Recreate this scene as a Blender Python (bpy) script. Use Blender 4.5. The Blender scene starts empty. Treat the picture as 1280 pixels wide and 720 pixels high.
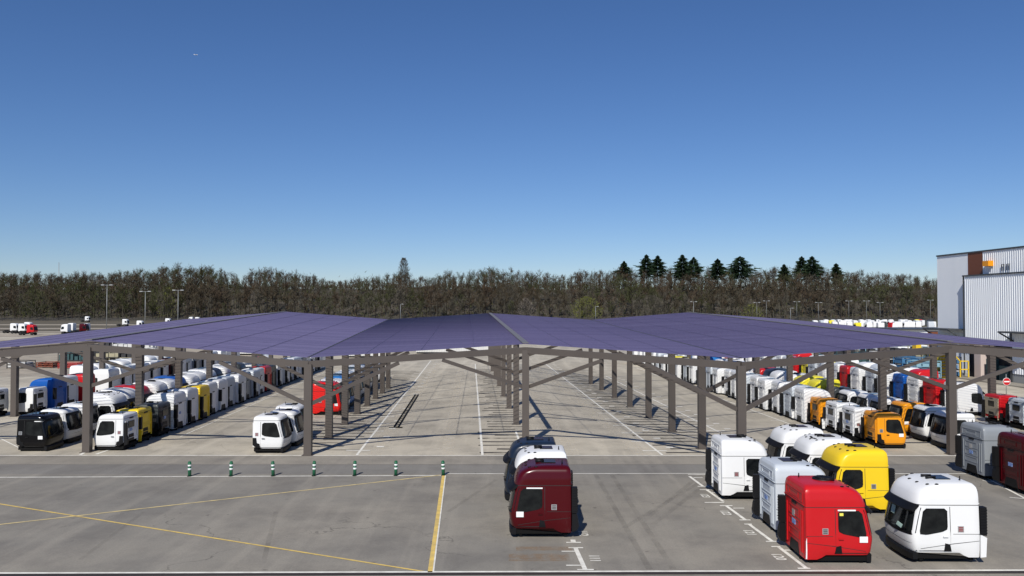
import bpy, bmesh, math, random
from mathutils import Vector, Matrix
random.seed(7)
R = math.radians
scn = bpy.context.scene
C = scn.collection

# ------------------------------------------------------------------ camera
F = 1020.0; H = 9.5; PITCH = math.atan(24/1020.0)
cam_d = bpy.data.cameras.new('camera'); cam = bpy.data.objects.new('camera', cam_d); C.objects.link(cam)
cam_d.sensor_width = 36; cam_d.lens = 36*F/1280; cam_d.clip_start = 0.1; cam_d.clip_end = 20000
cam.location = (0, 0, H); cam.rotation_euler = (math.pi/2+PITCH, 0, 0)
scn.camera = cam
def ray(px, py):
    a = (px-640)/F; b = (360-py)/F
    cp, sp = math.cos(PITCH), math.sin(PITCH)
    return Vector((a, cp - b*sp, sp + b*cp))
def G(px, py, z=0.0):
    d = ray(px, py); t = (z-H)/d.z
    return Vector((d.x*t, d.y*t, z))
def AT(px, py, Y):
    d = ray(px, py); t = Y/d.y
    return Vector((d.x*t, Y, H+d.z*t))
def rowx(X0, Y): return X0-0.05*Y

# ------------------------------------------------------------------ materials
def mat(name, col, rough=0.6, metal=0.0, spec=0.5, coat=0.0, noise=0.0, nscale=3.0, col2=None, bump=0.0, bscale=20.0, emis=None):
    m = bpy.data.materials.new(name); m.use_nodes = True
    nt = m.node_tree; b = nt.nodes['Principled BSDF']
    b.inputs['Base Color'].default_value = (*col, 1); b.inputs['Roughness'].default_value = rough
    b.inputs['Metallic'].default_value = metal; b.inputs['Specular IOR Level'].default_value = spec
    b.inputs['Coat Weight'].default_value = coat; b.inputs['Coat Roughness'].default_value = 0.12
    if noise > 0 or bump > 0:
        tc = nt.nodes.new('ShaderNodeTexCoord')
    if noise > 0:
        n = nt.nodes.new('ShaderNodeTexNoise'); n.inputs['Scale'].default_value = nscale; n.inputs['Detail'].default_value = 6
        nt.links.new(tc.outputs['Object'], n.inputs['Vector'])
        mp = nt.nodes.new('ShaderNodeMapRange'); mp.inputs[1].default_value = 0.35; mp.inputs[2].default_value = 0.68
        mp.inputs[3].default_value = 0; mp.inputs[4].default_value = noise
        nt.links.new(n.outputs['Fac'], mp.inputs[0])
        mx = nt.nodes.new('ShaderNodeMix'); mx.data_type = 'RGBA'
        mx.inputs[6].default_value = (*col, 1)
        c2 = col2 if col2 else tuple(c*0.6 for c in col)
        mx.inputs[7].default_value = (*c2, 1)
        nt.links.new(mp.outputs[0], mx.inputs[0]); nt.links.new(mx.outputs[2], b.inputs['Base Color'])
    if bump > 0:
        n2 = nt.nodes.new('ShaderNodeTexNoise'); n2.inputs['Scale'].default_value = bscale; n2.inputs['Detail'].default_value = 5
        nt.links.new(tc.outputs['Object'], n2.inputs['Vector'])
        bp = nt.nodes.new('ShaderNodeBump'); bp.inputs['Strength'].default_value = bump; bp.inputs['Distance'].default_value = 0.02
        nt.links.new(n2.outputs['Fac'], bp.inputs['Height']); nt.links.new(bp.outputs['Normal'], b.inputs['Normal'])
    return m

def paint(name, col, dust=0.25, rough=0.33):
    d = tuple(0.92*c+0.08*k for c, k in zip(col, (0.30, 0.27, 0.22)))
    return mat(name, col, rough=rough, spec=0.30, coat=0.08, noise=dust, nscale=1.7, col2=d)
P = {
 'white':  paint('paint_white', (0.74, 0.745, 0.74)),
 'silver': paint('paint_pale_silver', (0.52, 0.56, 0.60)),
 'red':    paint('paint_red', (0.50, 0.010, 0.014), 0.12),
 'maroon': paint('paint_maroon', (0.060, 0.0015, 0.004), 0.0, 0.25),
 'brightred': paint('paint_bright_red', (0.72, 0.015, 0.012), 0.1),
 'yellow': paint('paint_yellow', (0.80, 0.55, 0.015), 0.12),
 'lemon':  paint('paint_lemon', (0.78, 0.68, 0.04), 0.12),
 'orange': paint('paint_orange', (0.78, 0.30, 0.010), 0.12),
 'blue':   paint('paint_blue', (0.006, 0.085, 0.36), 0.12),
 'sky blue': paint('paint_sky_blue', (0.03, 0.20, 0.55), 0.12),
 'navy':   paint('paint_navy', (0.010, 0.018, 0.035), 0.03),
 'black':  paint('paint_black', (0.003, 0.003, 0.004), 0.0, 0.18),
 'grey':   paint('paint_grey', (0.24, 0.26, 0.28), 0.2),
 'dark grey': paint('paint_dark_grey', (0.045, 0.052, 0.055), 0.2),
 'ochre':  paint('paint_ochre', (0.42, 0.28, 0.04), 0.2),
}
M = {
 'glass': mat('dark_cab_glass', (0.004, 0.005, 0.006), rough=0.10, spec=0.35, noise=1.0, nscale=2.4, col2=(0.014, 0.016, 0.016)),
 'plastic': mat('black_plastic', (0.004, 0.004, 0.005), rough=0.55, spec=0.3),
 'seam': mat('seam_rubber', (0.02, 0.02, 0.02), rough=0.8),
 'under': mat('under_frame_black', (0.004, 0.004, 0.004), rough=0.8, spec=0.2),
 'silverm': mat('emblem_silver', (0.5, 0.5, 0.5), rough=0.35, metal=0.6),
 'emblemdark': mat('emblem_dark', (0.08, 0.07, 0.07), rough=0.4),
 'emblemred': mat('emblem_red', (0.25, 0.05, 0.05), rough=0.4),
 'paper': mat('paper', (0.82, 0.83, 0.82), rough=0.7),
 'greenpaper': mat('pale_green_paper', (0.45, 0.62, 0.55), rough=0.7),
 'yellowpaper': mat('yellow_paper', (0.75, 0.70, 0.10), rough=0.7),
 'bluelabel': mat('blue_print', (0.03, 0.13, 0.45), rough=0.5, noise=0.8, nscale=16, col2=(0.5, 0.58, 0.7)),
 'beige': mat('beige_wall_lining', (0.40, 0.34, 0.24), rough=0.7, noise=0.3, nscale=4),
 'steel': mat('brown_grey_steel', (0.088, 0.073, 0.063), rough=0.55, noise=0.35, nscale=0.8, col2=(0.066, 0.056, 0.049)),
 'ridge': mat('ridge_cap_grey', (0.15, 0.14, 0.14), rough=0.55),
 'gutter': mat('gutter_dark', (0.05, 0.045, 0.06), rough=0.6),
 'white_line': mat('road_paint_white', (0.80, 0.78, 0.70), rough=0.8, noise=0.6, nscale=2.6, col2=(0.46, 0.43, 0.38)),
 'yellow_line': mat('road_paint_yellow', (0.74, 0.52, 0.13), rough=0.8, noise=0.6, nscale=2.6, col2=(0.36, 0.28, 0.14)),
 'yellow_thin': mat('road_paint_yellow_worn', (0.70, 0.55, 0.24), rough=0.8, noise=0.7, nscale=2.0, col2=(0.30, 0.26, 0.18)),
 'drain': mat('drain_iron', (0.035, 0.026, 0.022), rough=0.7),
 'green': mat('bollard_green', (0.012, 0.12, 0.055), rough=0.45),
 'reflect': mat('bollard_reflective_white', (0.75, 0.78, 0.76), rough=0.4),
 'pole': mat('galvanised_pole', (0.24, 0.25, 0.25), rough=0.5, metal=0.3),
 'lampglass': mat('lamp_glass', (0.38, 0.39, 0.39), rough=0.3),
 'rubber': mat('tyre_rubber', (0.012, 0.012, 0.012), rough=0.85),
 'rust': mat('rust_red', (0.20, 0.045, 0.02), rough=0.8, noise=0.5, nscale=1),
 'rackred': mat('rack_red', (0.42, 0.03, 0.025), rough=0.6, noise=0.3, nscale=1),
 'rackblue': mat('rack_blue', (0.05, 0.17, 0.34), rough=0.6, noise=0.3, nscale=1),
 'rackpale': mat('rack_pale_blue', (0.22, 0.38, 0.46), rough=0.6, noise=0.3, nscale=1),
 'rackteal': mat('rack_teal', (0.03, 0.08, 0.085), rough=0.6, noise=0.3, nscale=1),
 'rackbeige': mat('rack_beige', (0.36, 0.33, 0.22), rough=0.6, noise=0.3, nscale=1),
 'rackdark': mat('rack_dark', (0.03, 0.03, 0.032), rough=0.6, noise=0.3, nscale=1),
 'rackwhite': mat('rack_white', (0.6, 0.6, 0.58), rough=0.6, noise=0.3, nscale=1),
 'rackyellow': mat('rack_yellow', (0.75, 0.50, 0.02), rough=0.6, noise=0.2, nscale=1),
}

# ------------------------------------------------------------------ object helpers
def obj(name, me, parent=None, m=None, loc=None):
    if isinstance(me, bmesh.types.BMesh):
        bm = me; me = bpy.data.meshes.new(name); bm.to_mesh(me); bm.free()
    o = bpy.data.objects.new(name, me); C.objects.link(o)
    if m is not None:
        if len(me.materials) == 0: me.materials.append(m)
        elif me.materials[0] is not m:
            o.material_slots[0].link = 'OBJECT'; o.material_slots[0].material = m
    if parent is not None: o.parent = parent
    if loc is not None: o.location = loc
    return o
def tag(o, label, cat, group=None, kind=None):
    o['label'] = label; o['category'] = cat
    if group: o['group'] = group
    if kind: o['kind'] = kind
    return o
def thing(name, label, cat, loc=(0, 0, 0), rz=0.0, group=None):
    o = bpy.data.objects.new(name, None); C.objects.link(o); o.empty_display_size = 0.3
    o.location = loc; o.rotation_euler = (0, 0, rz)
    return tag(o, label, cat, group)
def struct(name, me, m, label=None):
    o = obj(name, me, None, m); o['kind'] = 'structure'; o['category'] = name.replace('_', ' ')
    o['label'] = label or name.replace('_', ' ')
    return o
def box(bm, x0, x1, y0, y1, z0, z1, mi=0):
    vs = [bm.verts.new(p) for p in ((x0,y0,z0),(x1,y0,z0),(x1,y1,z0),(x0,y1,z0),(x0,y0,z1),(x1,y0,z1),(x1,y1,z1),(x0,y1,z1))]
    for f in ((3,2,1,0),(4,5,6,7),(0,1,5,4),(1,2,6,5),(2,3,7,6),(3,0,4,7)):
        fc = bm.faces.new([vs[i] for i in f]); fc.material_index = mi
def beam(bm, a, b, w, h, up=Vector((0, 0, 1))):
    a = Vector(a); b = Vector(b); d = (b-a).normalized()
    s = d.cross(up)
    if s.length < 1e-4: s = Vector((1, 0, 0))
    s.normalize(); u = s.cross(d).normalized()
    vs = []
    for p in (a, b):
        for i, j in ((-1,-1),(1,-1),(1,1),(-1,1)):
            vs.append(bm.verts.new(p + s*(i*w/2) + u*(j*h/2)))
    for f in ((3,2,1,0),(4,5,6,7),(0,1,5,4),(1,2,6,5),(2,3,7,6),(3,0,4,7)):
        bm.faces.new([vs[i] for i in f])
def cyl(bm, a, b, r0, r1=None, n=12, cap=True):
    a = Vector(a); b = Vector(b); r1 = r0 if r1 is None else r1
    d = (b-a).normalized(); t = Vector((0,0,1)) if abs(d.z) < 0.9 else Vector((1,0,0))
    s = d.cross(t).normalized(); u = s.cross(d)
    A = []; B = []
    for i in range(n):
        an = 2*math.pi*i/n; v = s*math.cos(an)+u*math.sin(an)
        A.append(bm.verts.new(a+v*r0)); B.append(bm.verts.new(b+v*r1))
    for i in range(n):
        f = bm.faces.new((A[i], A[(i+1) % n], B[(i+1) % n], B[i])); f.smooth = True
    if cap: bm.faces.new(A[::-1]); bm.faces.new(B)
def fixn(bm): bmesh.ops.recalc_face_normals(bm, faces=bm.faces[:])
def sharpen(bm, deg=32):
    fixn(bm)
    for f in bm.faces: f.smooth = True
    for e in bm.edges:
        if len(e.link_faces) == 2 and e.calc_face_angle(0) > R(deg): e.smooth = False

# ================================================================== TRUCK CABS
def interp(tab, z):
    if z <= tab[0][0]: return tab[0][1]
    for (a, va), (b, vb) in zip(tab, tab[1:]):
        if z <= b: return va+(vb-va)*(z-a)/(b-a)
    return tab[-1][1]
class Shape: pass
def make_shape(kind):
    s = Shape(); s.kind = kind
    if kind == 'high':
        s.L = 2.45; s.top = 2.86; s.seam = 2.09
        s.xf = [(0.1,2.32),(0.4,2.38),(0.9,2.45),(1.05,2.43),(1.95,2.25),(2.09,2.23),(2.2,2.21),(2.35,2.16),(2.5,2.09),(2.62,1.98),(2.72,1.80),(2.79,1.60),(2.83,1.42),(2.86,1.15)]
        s.w  = [(0.1,1.19),(0.5,1.24),(1.0,1.25),(1.6,1.225),(2.09,1.20),(2.35,1.19),(2.5,1.165),(2.62,1.145),(2.72,1.10),(2.79,1.03),(2.83,0.95),(2.86,0.78)]
        s.xr = [(0.0,0.0),(2.5,0.0),(2.72,0.03),(2.83,0.10),(2.86,0.2)]
        s.zs = [0.1,0.45,0.7,0.9,1.05,1.3,1.55,1.8,1.95,2.09,2.2,2.28,2.35,2.43,2.5,2.57,2.62,2.68,2.72,2.76,2.79,2.81,2.83,2.85,2.86]
        s.win = [(1.10,1.22),(1.10,1.97),(1.97,1.97),(2.15,1.04),(1.88,1.01),(1.30,1.12)]
        s.door = (1.00, 2.22, 0.42, 2.03); s.ws = (1.03, 1.93, 2.02)
    else:
        s.L = 2.08; s.top = 2.36; s.seam = 2.10
        s.xf = [(0.1,1.94),(0.4,2.01),(0.85,2.08),(1.0,2.06),(1.95,1.84),(2.1,1.81),(2.2,1.78),(2.28,1.72),(2.33,1.62),(2.36,1.42)]
        s.w  = [(0.1,1.06),(0.5,1.12),(1.0,1.14),(1.6,1.11),(2.0,1.10),(2.15,1.095),(2.25,1.075),(2.32,1.03),(2.36,0.93)]
        s.xr = [(0.0,0.0),(2.1,0.03),(2.28,0.06),(2.36,0.14)]
        s.zs = [0.1,0.45,0.7,0.85,1.0,1.25,1.5,1.75,1.95,2.03,2.1,2.16,2.2,2.25,2.28,2.31,2.34,2.36]
        s.win = [(0.60,1.20),(0.62,1.97),(1.52,1.97),(1.80,1.04),(1.50,1.02),(0.80,1.10)]
        s.door = (0.52, 1.86, 0.36, 2.02); s.ws = (1.0, 1.93, 2.02)
    s.n = 3.4 if kind == 'high' else 3.6
    if kind == 'high':
        s.xf = [(a_, b_+0.15) for a_, b_ in s.xf]; s.win = [(a_+0.10, b_) for a_, b_ in s.win]; s.door = (1.10, 2.36, 0.42, 2.03); s.L = 2.60
    return s
def q(s, z):
    xf = interp(s.xf, z); return interp(s.xr, z), xf, interp(s.w, z), xf-((0.36 if s.kind == 'high' else 0.30) if z < s.seam else (0.36 if s.kind == 'high' else 0.30)+0.16*(z-s.seam)/(s.top-s.seam))
def side_y(s, x, z):
    xr, xf, w, xm = q(s, z)
    if x <= xm: return w
    t = min(0.999, (x-xm)/(xf-xm)); return w*(1-t**s.n)**(1/s.n)
def front_x(s, y, z):
    xr, xf, w, xm = q(s, z)
    t = min(0.995, abs(y)/w); return xm+(xf-xm)*(1-t**s.n)**(1/s.n)
def roof_z(s, x, y):
    lo, hi = 1.0, s.top
    for _ in range(24):
        m = (lo+hi)/2; xr, xf, w, xm = q(s, m)
        ok = xr <= x < xf and abs(y) < side_y(s, x, m)
        if ok: lo = m
        else: hi = m
    return lo
def zbot(s, x):
    a = 0.50 if s.kind == 'high' else 0.30
    if x < a: return 0.17 if s.kind == 'high' else 0.55
    if x < a+0.22:
        t = (x-a)/0.22; return (0.17+0.17*t) if s.kind == 'high' else 0.55-0.25*t
    return 0.34 if s.kind == 'high' else 0.30
def perim(s, z, off=0.0):
    xr, xf, w, xm = q(s, z); r = min(0.08, w*0.2)
    xr -= off; w += off; xf += off
    half = [(xr, 0), (xr, w*0.35), (xr, w*0.7), (xr, w-r), (xr+r*0.3, w-r*0.3), (xr+r, w)]
    for i in range(1, 13): half.append((xr+r+(xm-xr-r)*i/12, w))
    for i in range(1, 10):
        th = math.pi/2*i/9
        half.append((xm+(xf-xm)*math.sin(th)**(2/s.n), w*max(0, math.cos(th))**(2/s.n)))
    half[-1] = (xf, 0)
    return half + [(x, -y) for x, y in half[-2:0:-1]]
def body_bm(s):
    bm = bmesh.new(); rings = []
    for k, z in enumerate(s.zs):
        rg = [bm.verts.new((x, y, zbot(s, x) if k == 0 else (max(z, zbot(s, x)+0.04*k)))) for x, y in perim(s, z)]
        rings.append(rg)
    n = len(rings[0])
    for a, b in zip(rings, rings[1:]):
        for i in range(n): bm.faces.new((a[i], a[(i+1) % n], b[(i+1) % n], b[i]))
    bm.faces.new(rings[-1]); bm.faces.new(rings[0][::-1])
    sharpen(bm, 38); return bm
def chaikin(pts, it=2, k=0.22):
    for _ in range(it):
        out = []
        for i in range(len(pts)):
            a = pts[i]; b = pts[(i+1) % len(pts)]
            out.append((a[0]+(b[0]-a[0])*k, a[1]+(b[1]-a[1])*k)); out.append((b[0]-(b[0]-a[0])*k, b[1]-(b[1]-a[1])*k))
        pts = out
    return pts
def dens(pts, d=0.12):
    out = []
    for i in range(len(pts)):
        a = pts[i]; b = pts[(i+1) % len(pts)]
        n = max(1, int(math.hypot(b[0]-a[0], b[1]-a[1])/d))
        for j in range(n): out.append((a[0]+(b[0]-a[0])*j/n, a[1]+(b[1]-a[1])*j/n))
    return out
def patch(bm, pts, fn, rings=4, th=0.02):
    """fn(u,v,off)->3D ; star-shaped outline"""
    cx = sum(p[0] for p in pts)/len(pts); cy = sum(p[1] for p in pts)/len(pts)
    c = bm.verts.new(fn(cx, cy, 0)); prev = None; n = len(pts)
    for r in range(1, rings+1):
        t = r/rings
        rg = [bm.verts.new(fn(cx+(x-cx)*t, cy+(y-cy)*t, 0)) for x, y in pts]
        if prev is None:
            for i in range(n): bm.faces.new((c, rg[i], rg[(i+1) % n]))
        else:
            for i in range(n): bm.faces.new((prev[i], rg[i], rg[(i+1) % n], prev[(i+1) % n]))
        prev = rg
    bk = [bm.verts.new(fn(x, y, -th)) for x, y in pts]
    for i in range(n): bm.faces.new((prev[i], bk[i], bk[(i+1) % n], prev[(i+1) % n]))
def sidefn(s, sg, off): return lambda x, z, d: (x, sg*(side_y(s, x, z)+off+d), z)
def frontfn(s, off): return lambda y, z, d: (front_x(s, y, z)+off+d, y, z)
def rect(x0, x1, z0, z1): return [(x0, z0), (x0, z1), (x1, z1), (x1, z0)]
def side_patch(s, sg, pts, off, rnd=1, th=0.02):
    bm = bmesh.new(); p = dens(chaikin(pts, rnd, 0.12)) if rnd else dens(pts)
    patch(bm, p, sidefn(s, sg, off), 4, th); sharpen(bm, 40); return bm
CACHE = {}
def cm(key, fn):
    if key not in CACHE:
        bm = fn(); me = bpy.data.meshes.new(key[-1] if isinstance(key, tuple) else key); bm.to_mesh(me); bm.free(); CACHE[key] = me
    return CACHE[key]
SH = {'high': make_shape('high'), 'low': make_shape('low')}

def windscreen_bm(s, big=False):
    bm = bmesh.new(); z0, z1, _ = s.ws
    w = s.w[2][1]
    if big: pts = [(-w*0.985, z0-0.05), (-w*0.955, s.seam-0.01), (w*0.955, s.seam-0.01), (w*0.985, z0-0.05), (0, z0-0.12)]
    else: pts = [(-w*0.90, z0+0.04), (-w*0.865, z1), (w*0.865, z1), (w*0.90, z0+0.04), (0, z0)]
    patch(bm, dens(chaikin(pts, 1, 0.08), 0.10), frontfn(s, 0.010 if big else 0.02), 8, 0.04)
    sharpen(bm, 40); return bm
def visor_bm(s):
    bm = bmesh.new(); w = interp(s.w, s.seam)*0.97; A = []
    for i in range(15):
        y = -w+2*w*i/14; x1 = front_x(s, y, s.seam-0.01)
        A.append([bm.verts.new((x1-0.02, y, s.seam+0.02)), bm.verts.new((x1+0.06, y, s.seam+0.02)), bm.verts.new((x1+0.27, y, s.seam-0.20)), bm.verts.new((x1+0.22, y, s.seam-0.26)), bm.verts.new((x1-0.02, y, s.seam-0.04))])
    for a, b in zip(A, A[1:]):
        for i in range(5): bm.faces.new((a[i], a[(i+1) % 5], b[(i+1) % 5], b[i]))
    bm.faces.new(A[0]); bm.faces.new(A[-1][::-1]); sharpen(bm, 30); return bm
def seam_bm(s):
    bm = bmesh.new(); a = perim(s, s.seam, 0.004); z = s.seam
    lo = [bm.verts.new((x, y, z-0.012)) for x, y in a]; hi = [bm.verts.new((x, y, z+0.012)) for x, y in a]; n = len(a)
    for i in range(n): bm.faces.new((lo[i], lo[(i+1) % n], hi[(i+1) % n], hi[i]))
    # door outline and body creases on each side
    for sg in (-1, 1):
        x0, x1, z0, z1 = s.door; t = 0.011
        for pts in (rect(x0-t, x0+t, z0, z1), rect(x0, x1, z0-t, z0+t)):
            patch(bm, dens(pts, 0.15), sidefn(s, sg, 0.003), 1, 0.01)
        if s.kind == 'high':
            patch(bm, dens([(0.03, 1.03), (0.03, 1.045), (1.0, 1.045), (1.0, 1.03)], 0.2), sidefn(s, sg, 0.003), 1, 0.01)
            patch(bm, dens([(0.05, 0.78), (0.05, 0.795), (1.0, 0.69), (2.2, 0.50), (2.2, 0.485), (1.0, 0.675)], 0.2), sidefn(s, sg, 0.003), 1, 0.01)
    for k in (-1,):  # front panel shut line
        patch(bm, dens([(-1.1, 0.66), (-1.1, 0.675), (1.1, 0.675), (1.1, 0.66)], 0.1), frontfn(s, 0.004), 1, 0.01)
    fixn(bm); return bm
def bumper_bm(s):
    bm = bmesh.new(); w = s.w[0][1]; A = []
    for i in range(17):
        y = -w*0.97+2*w*0.97*i/16; x = front_x(s, y, 0.4)
        A.append([bm.verts.new((x-0.12, y, 0.08)), bm.verts.new((x+0.04, y, 0.08)), bm.verts.new((x+0.05, y, 0.30)), bm.verts.new((x-0.02, y, 0.36)), bm.verts.new((x-0.12, y, 0.36))])
    for a, b in zip(A, A[1:]):
        for i in range(5): bm.faces.new((a[i], a[(i+1) % 5], b[(i+1) % 5], b[i]))
    bm.faces.new(A[0]); bm.faces.new(A[-1][::-1]); fixn(bm); return bm
def under_bm(s):
    bm = bmesh.new(); w = s.w[0][1]-0.08
    box(bm, 0.06, s.L-0.25, -w, w, 0.10, 0.335)
    for y in (-0.55, 0.55): box(bm, 0.0, s.L-0.1, y-0.06, y+0.06, 0.0, 0.12)
    for x in (0.25, s.L-0.5):
        box(bm, x-0.07, x+0.07, -w+0.05, w-0.05, 0.02, 0.13)
    return bm
def intake_bm(s):
    bm = bmesh.new(); hi = s.kind == 'high'
    if hi:
        box(bm, -0.24, -0.01, 0.98, 1.24, 0.98, 2.02)
        for i in range(9):
            z = 1.05+i*0.105; box(bm, -0.25, -0.02, 1.235, 1.255, z, z+0.05); box(bm, -0.255, -0.235, 1.0, 1.23, z, z+0.05)
        return bm
    else:
        box(bm, -0.16, -0.01, 0.86, 1.10, 1.0, 1.85)
        return bm
def guard_bm(s):
    bm = bmesh.new()
    if s.kind == 'high': pts = [(-0.05, 0.20), (-0.22, 0.26), (-0.30, 0.42), (-0.27, 0.75), (-0.20, 0.96), (-0.02, 0.96), (-0.02, 0.20)]
    else:
        pts = [(-0.02, 0.35), (-0.20, 0.42), (-0.24, 0.7), (-0.16, 1.01), (-0.01, 1.01)]
    w = s.w[2][1]
    a = [bm.verts.new((x, w-0.30, z)) for x, z in pts]; b = [bm.verts.new((x, w-0.06, z)) for x, z in pts]
    bm.faces.new(a); bm.faces.new(b[::-1])
    for i in range(len(pts)): bm.faces.new((a[i], a[(i+1) % len(pts)], b[(i+1) % len(pts)], b[i]))
    fixn(bm); return bm
def rear_bm(s):     # stamped reliefs of the rear wall, painted
    bm = bmesh.new()
    def fr(y0, y1, z0, z1, t=0.035, d=0.018):
        box(bm, -d, 0.003, y0, y1, z0, z0+t); box(bm, -d, 0.003, y0, y1, z1-t, z1)
        box(bm, -d, 0.003, y0, y0+t, z0+t, z1-t); box(bm, -d, 0.003, y1-t, y1, z0+t, z1-t)
    if s.kind == 'high':
        fr(-0.92, 0.92, 2.2, 2.56, 0.03, 0.02); fr(-0.45, 0.55, 2.27, 2.48, 0.025)
        fr(-0.55, 0.62, 1.52, 1.86); fr(-0.55, 0.62, 1.10, 1.42); fr(-0.55, 0.62, 0.72, 1.02)
        for y in (-0.95, -0.78, 0.80): box(bm, -0.035, 0.003, y-0.025, y+0.025, 0.35, 1.9)
        box(bm, -0.03, 0.003, -1.12, 1.12, 2.12, 2.15)
    else:
        fr(-0.80, 0.80, 1.30, 2.0, 0.04); fr(-0.8, 0.8, 0.72, 1.2, 0.03)
        for y in (-0.92, 0.90): box(bm, -0.03, 0.05, y-0.03, y+0.03, 0.4, 1.95)
    return bm
def reardark_bm(s):
    bm = bmesh.new()
    def tr(pts, d=0.012):
        a = [bm.verts.new((0.02, y, z)) for y, z in pts]; b = [bm.verts.new((-d, y, z)) for y, z in pts]
        n = len(pts); bm.faces.new(a); bm.faces.new(b[::-1])
        for i in range(n): bm.faces.new((a[i], a[(i+1) % n], b[(i+1) % n], b[i]))
    if s.kind == 'high':
        tr([(-0.55, 0.16), (-0.42, 0.58), (0.42, 0.58), (0.55, 0.16)])
    else:
        tr([(-0.42, 0.53), (-0.34, 0.98), (0.34, 0.98), (0.42, 0.53)])
    fixn(bm); return bm
def hatch_bm(s):
    bm = bmesh.new(); x0, x1, w = (0.62, 1.22, 0.36) if s.kind == 'high' else (0.55, 1.05, 0.32)
    n = 5; g = [[bm.verts.new((x0+(x1-x0)*i/n, -w+2*w*j/n, roof_z(s, x0+(x1-x0)*i/n, -w+2*w*j/n)+0.035)) for j in range(n+1)] for i in range(n+1)]
    for i in range(n):
        for j in range(n): bm.faces.new((g[i][j], g[i+1][j], g[i+1][j+1], g[i][j+1]))
    r = bmesh.ops.extrude_face_region(bm, geom=bm.faces[:]); 
    for v in r['geom']:
        if isinstance(v, bmesh.types.BMVert): v.co.z -= 0.06
    fixn(bm); return bm
def horn_bm(s, y):
    bm = bmesh.new(); x = 1.35 if s.kind == 'high' else 1.2
    z = roof_z(s, x, y); cyl(bm, (x-0.25, y, z+0.07), (x+0.12, y, z+0.05), 0.03, 0.055, 8); box(bm, x-0.1, x-0.05, y-0.02, y+0.02, z-0.03, z+0.07)
    return bm
def antenna_bm(s):
    bm = bmesh.new(); x = 0.35; z = roof_z(s, x, 0.5); cyl(bm, (x, 0.5, z-0.02), (x, 0.5, z+0.16), 0.03, 0.02, 8); return bm
def turbine_bm(s):
    bm = bmesh.new(); x, y = 1.15, 0.15; z = roof_z(s, x, y)
    cyl(bm, (x, y, z-0.05), (x, y, z+0.05), 0.40, 0.38, 24); cyl(bm, (x, y, z+0.05), (x, y, z+0.10), 0.30, 0.26, 24)
    for k in range(10):
        a = k*math.pi/5; beam(bm, (x, y, z+0.11), (x+0.3*math.cos(a), y+0.3*math.sin(a), z+0.08), 0.03, 0.03)
    return bm
def marker_bm(s, x, y):
    bm = bmesh.new(); z = roof_z(s, x, y)
    n = Vector((0, math.copysign(0.3, y) if abs(y) > 0.7 else 0, 1))
    bmesh.ops.create_uvsphere(bm, u_segments=10, v_segments=6, radius=0.5, matrix=Matrix.Translation((x, y, z+0.005)) @ Matrix.Diagonal((0.15, 0.09, 0.07, 1)))
    for f in bm.faces: f.smooth = True
    return bm
def handle_bm(s, sg):
    x = s.door[0]+0.1; y = sg*(side_y(s, x, 1.0)+0.02); bm = bmesh.new()
    box(bm, x, x+0.18, min(y, y+sg*0.03), max(y, y+sg*0.03), 0.93, 0.97); return bm
def step_bm(s, sg):
    if s.kind == 'high': pts = [(1.06, 0.40), (1.12, 0.66), (1.30, 0.70), (1.34, 0.40)]
    else: pts = [(0.02, 0.52), (0.02, 1.0), (0.26, 1.0), (0.30, 0.66), (0.46, 0.60), (0.50, 0.40), (0.33, 0.32)]
    return side_patch(s, sg, pts, 0.008, 0)
def emblem_parts(s, sg):
    x = 0.72 if s.kind == 'high' else 0.28
    z = 1.22
    a = bmesh.new(); patch(a, rect(x-0.11, x+0.11, z-0.11, z+0.11), sidefn(s, sg, 0.012), 1, 0.01); fixn(a)
    return a
def emblembar(s, sg):
    x = 0.72 if s.kind == 'high' else 0.28; z = 1.22; b = bmesh.new()
    for k in (-0.06, 0.0, 0.06): patch(b, rect(x-0.08, x+0.08, z+k-0.018, z+k+0.018), sidefn(s, sg, 0.018), 1, 0.008)
    fixn(b); return b
def sticker(s, sg, x, z, w, h, off=0.03):
    b = bmesh.new(); patch(b, dens(rect(x-w/2, x+w/2, z-h/2, z+h/2), 0.1), sidefn(s, sg, off), 1, 0.01); fixn(b); return b
def wiper_bm(s, y0):
    b = bmesh.new()
    for _ in (0,):
        for k in range(6):
            ya = y0+0.13*k; yb = ya+0.13; za = 0.98+0.03*k
            beam(b, (front_x(s, ya, za)+0.05, ya, za), (front_x(s, yb, za+0.03)+0.05, yb, za+0.03), 0.02, 0.02)
    return b

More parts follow.
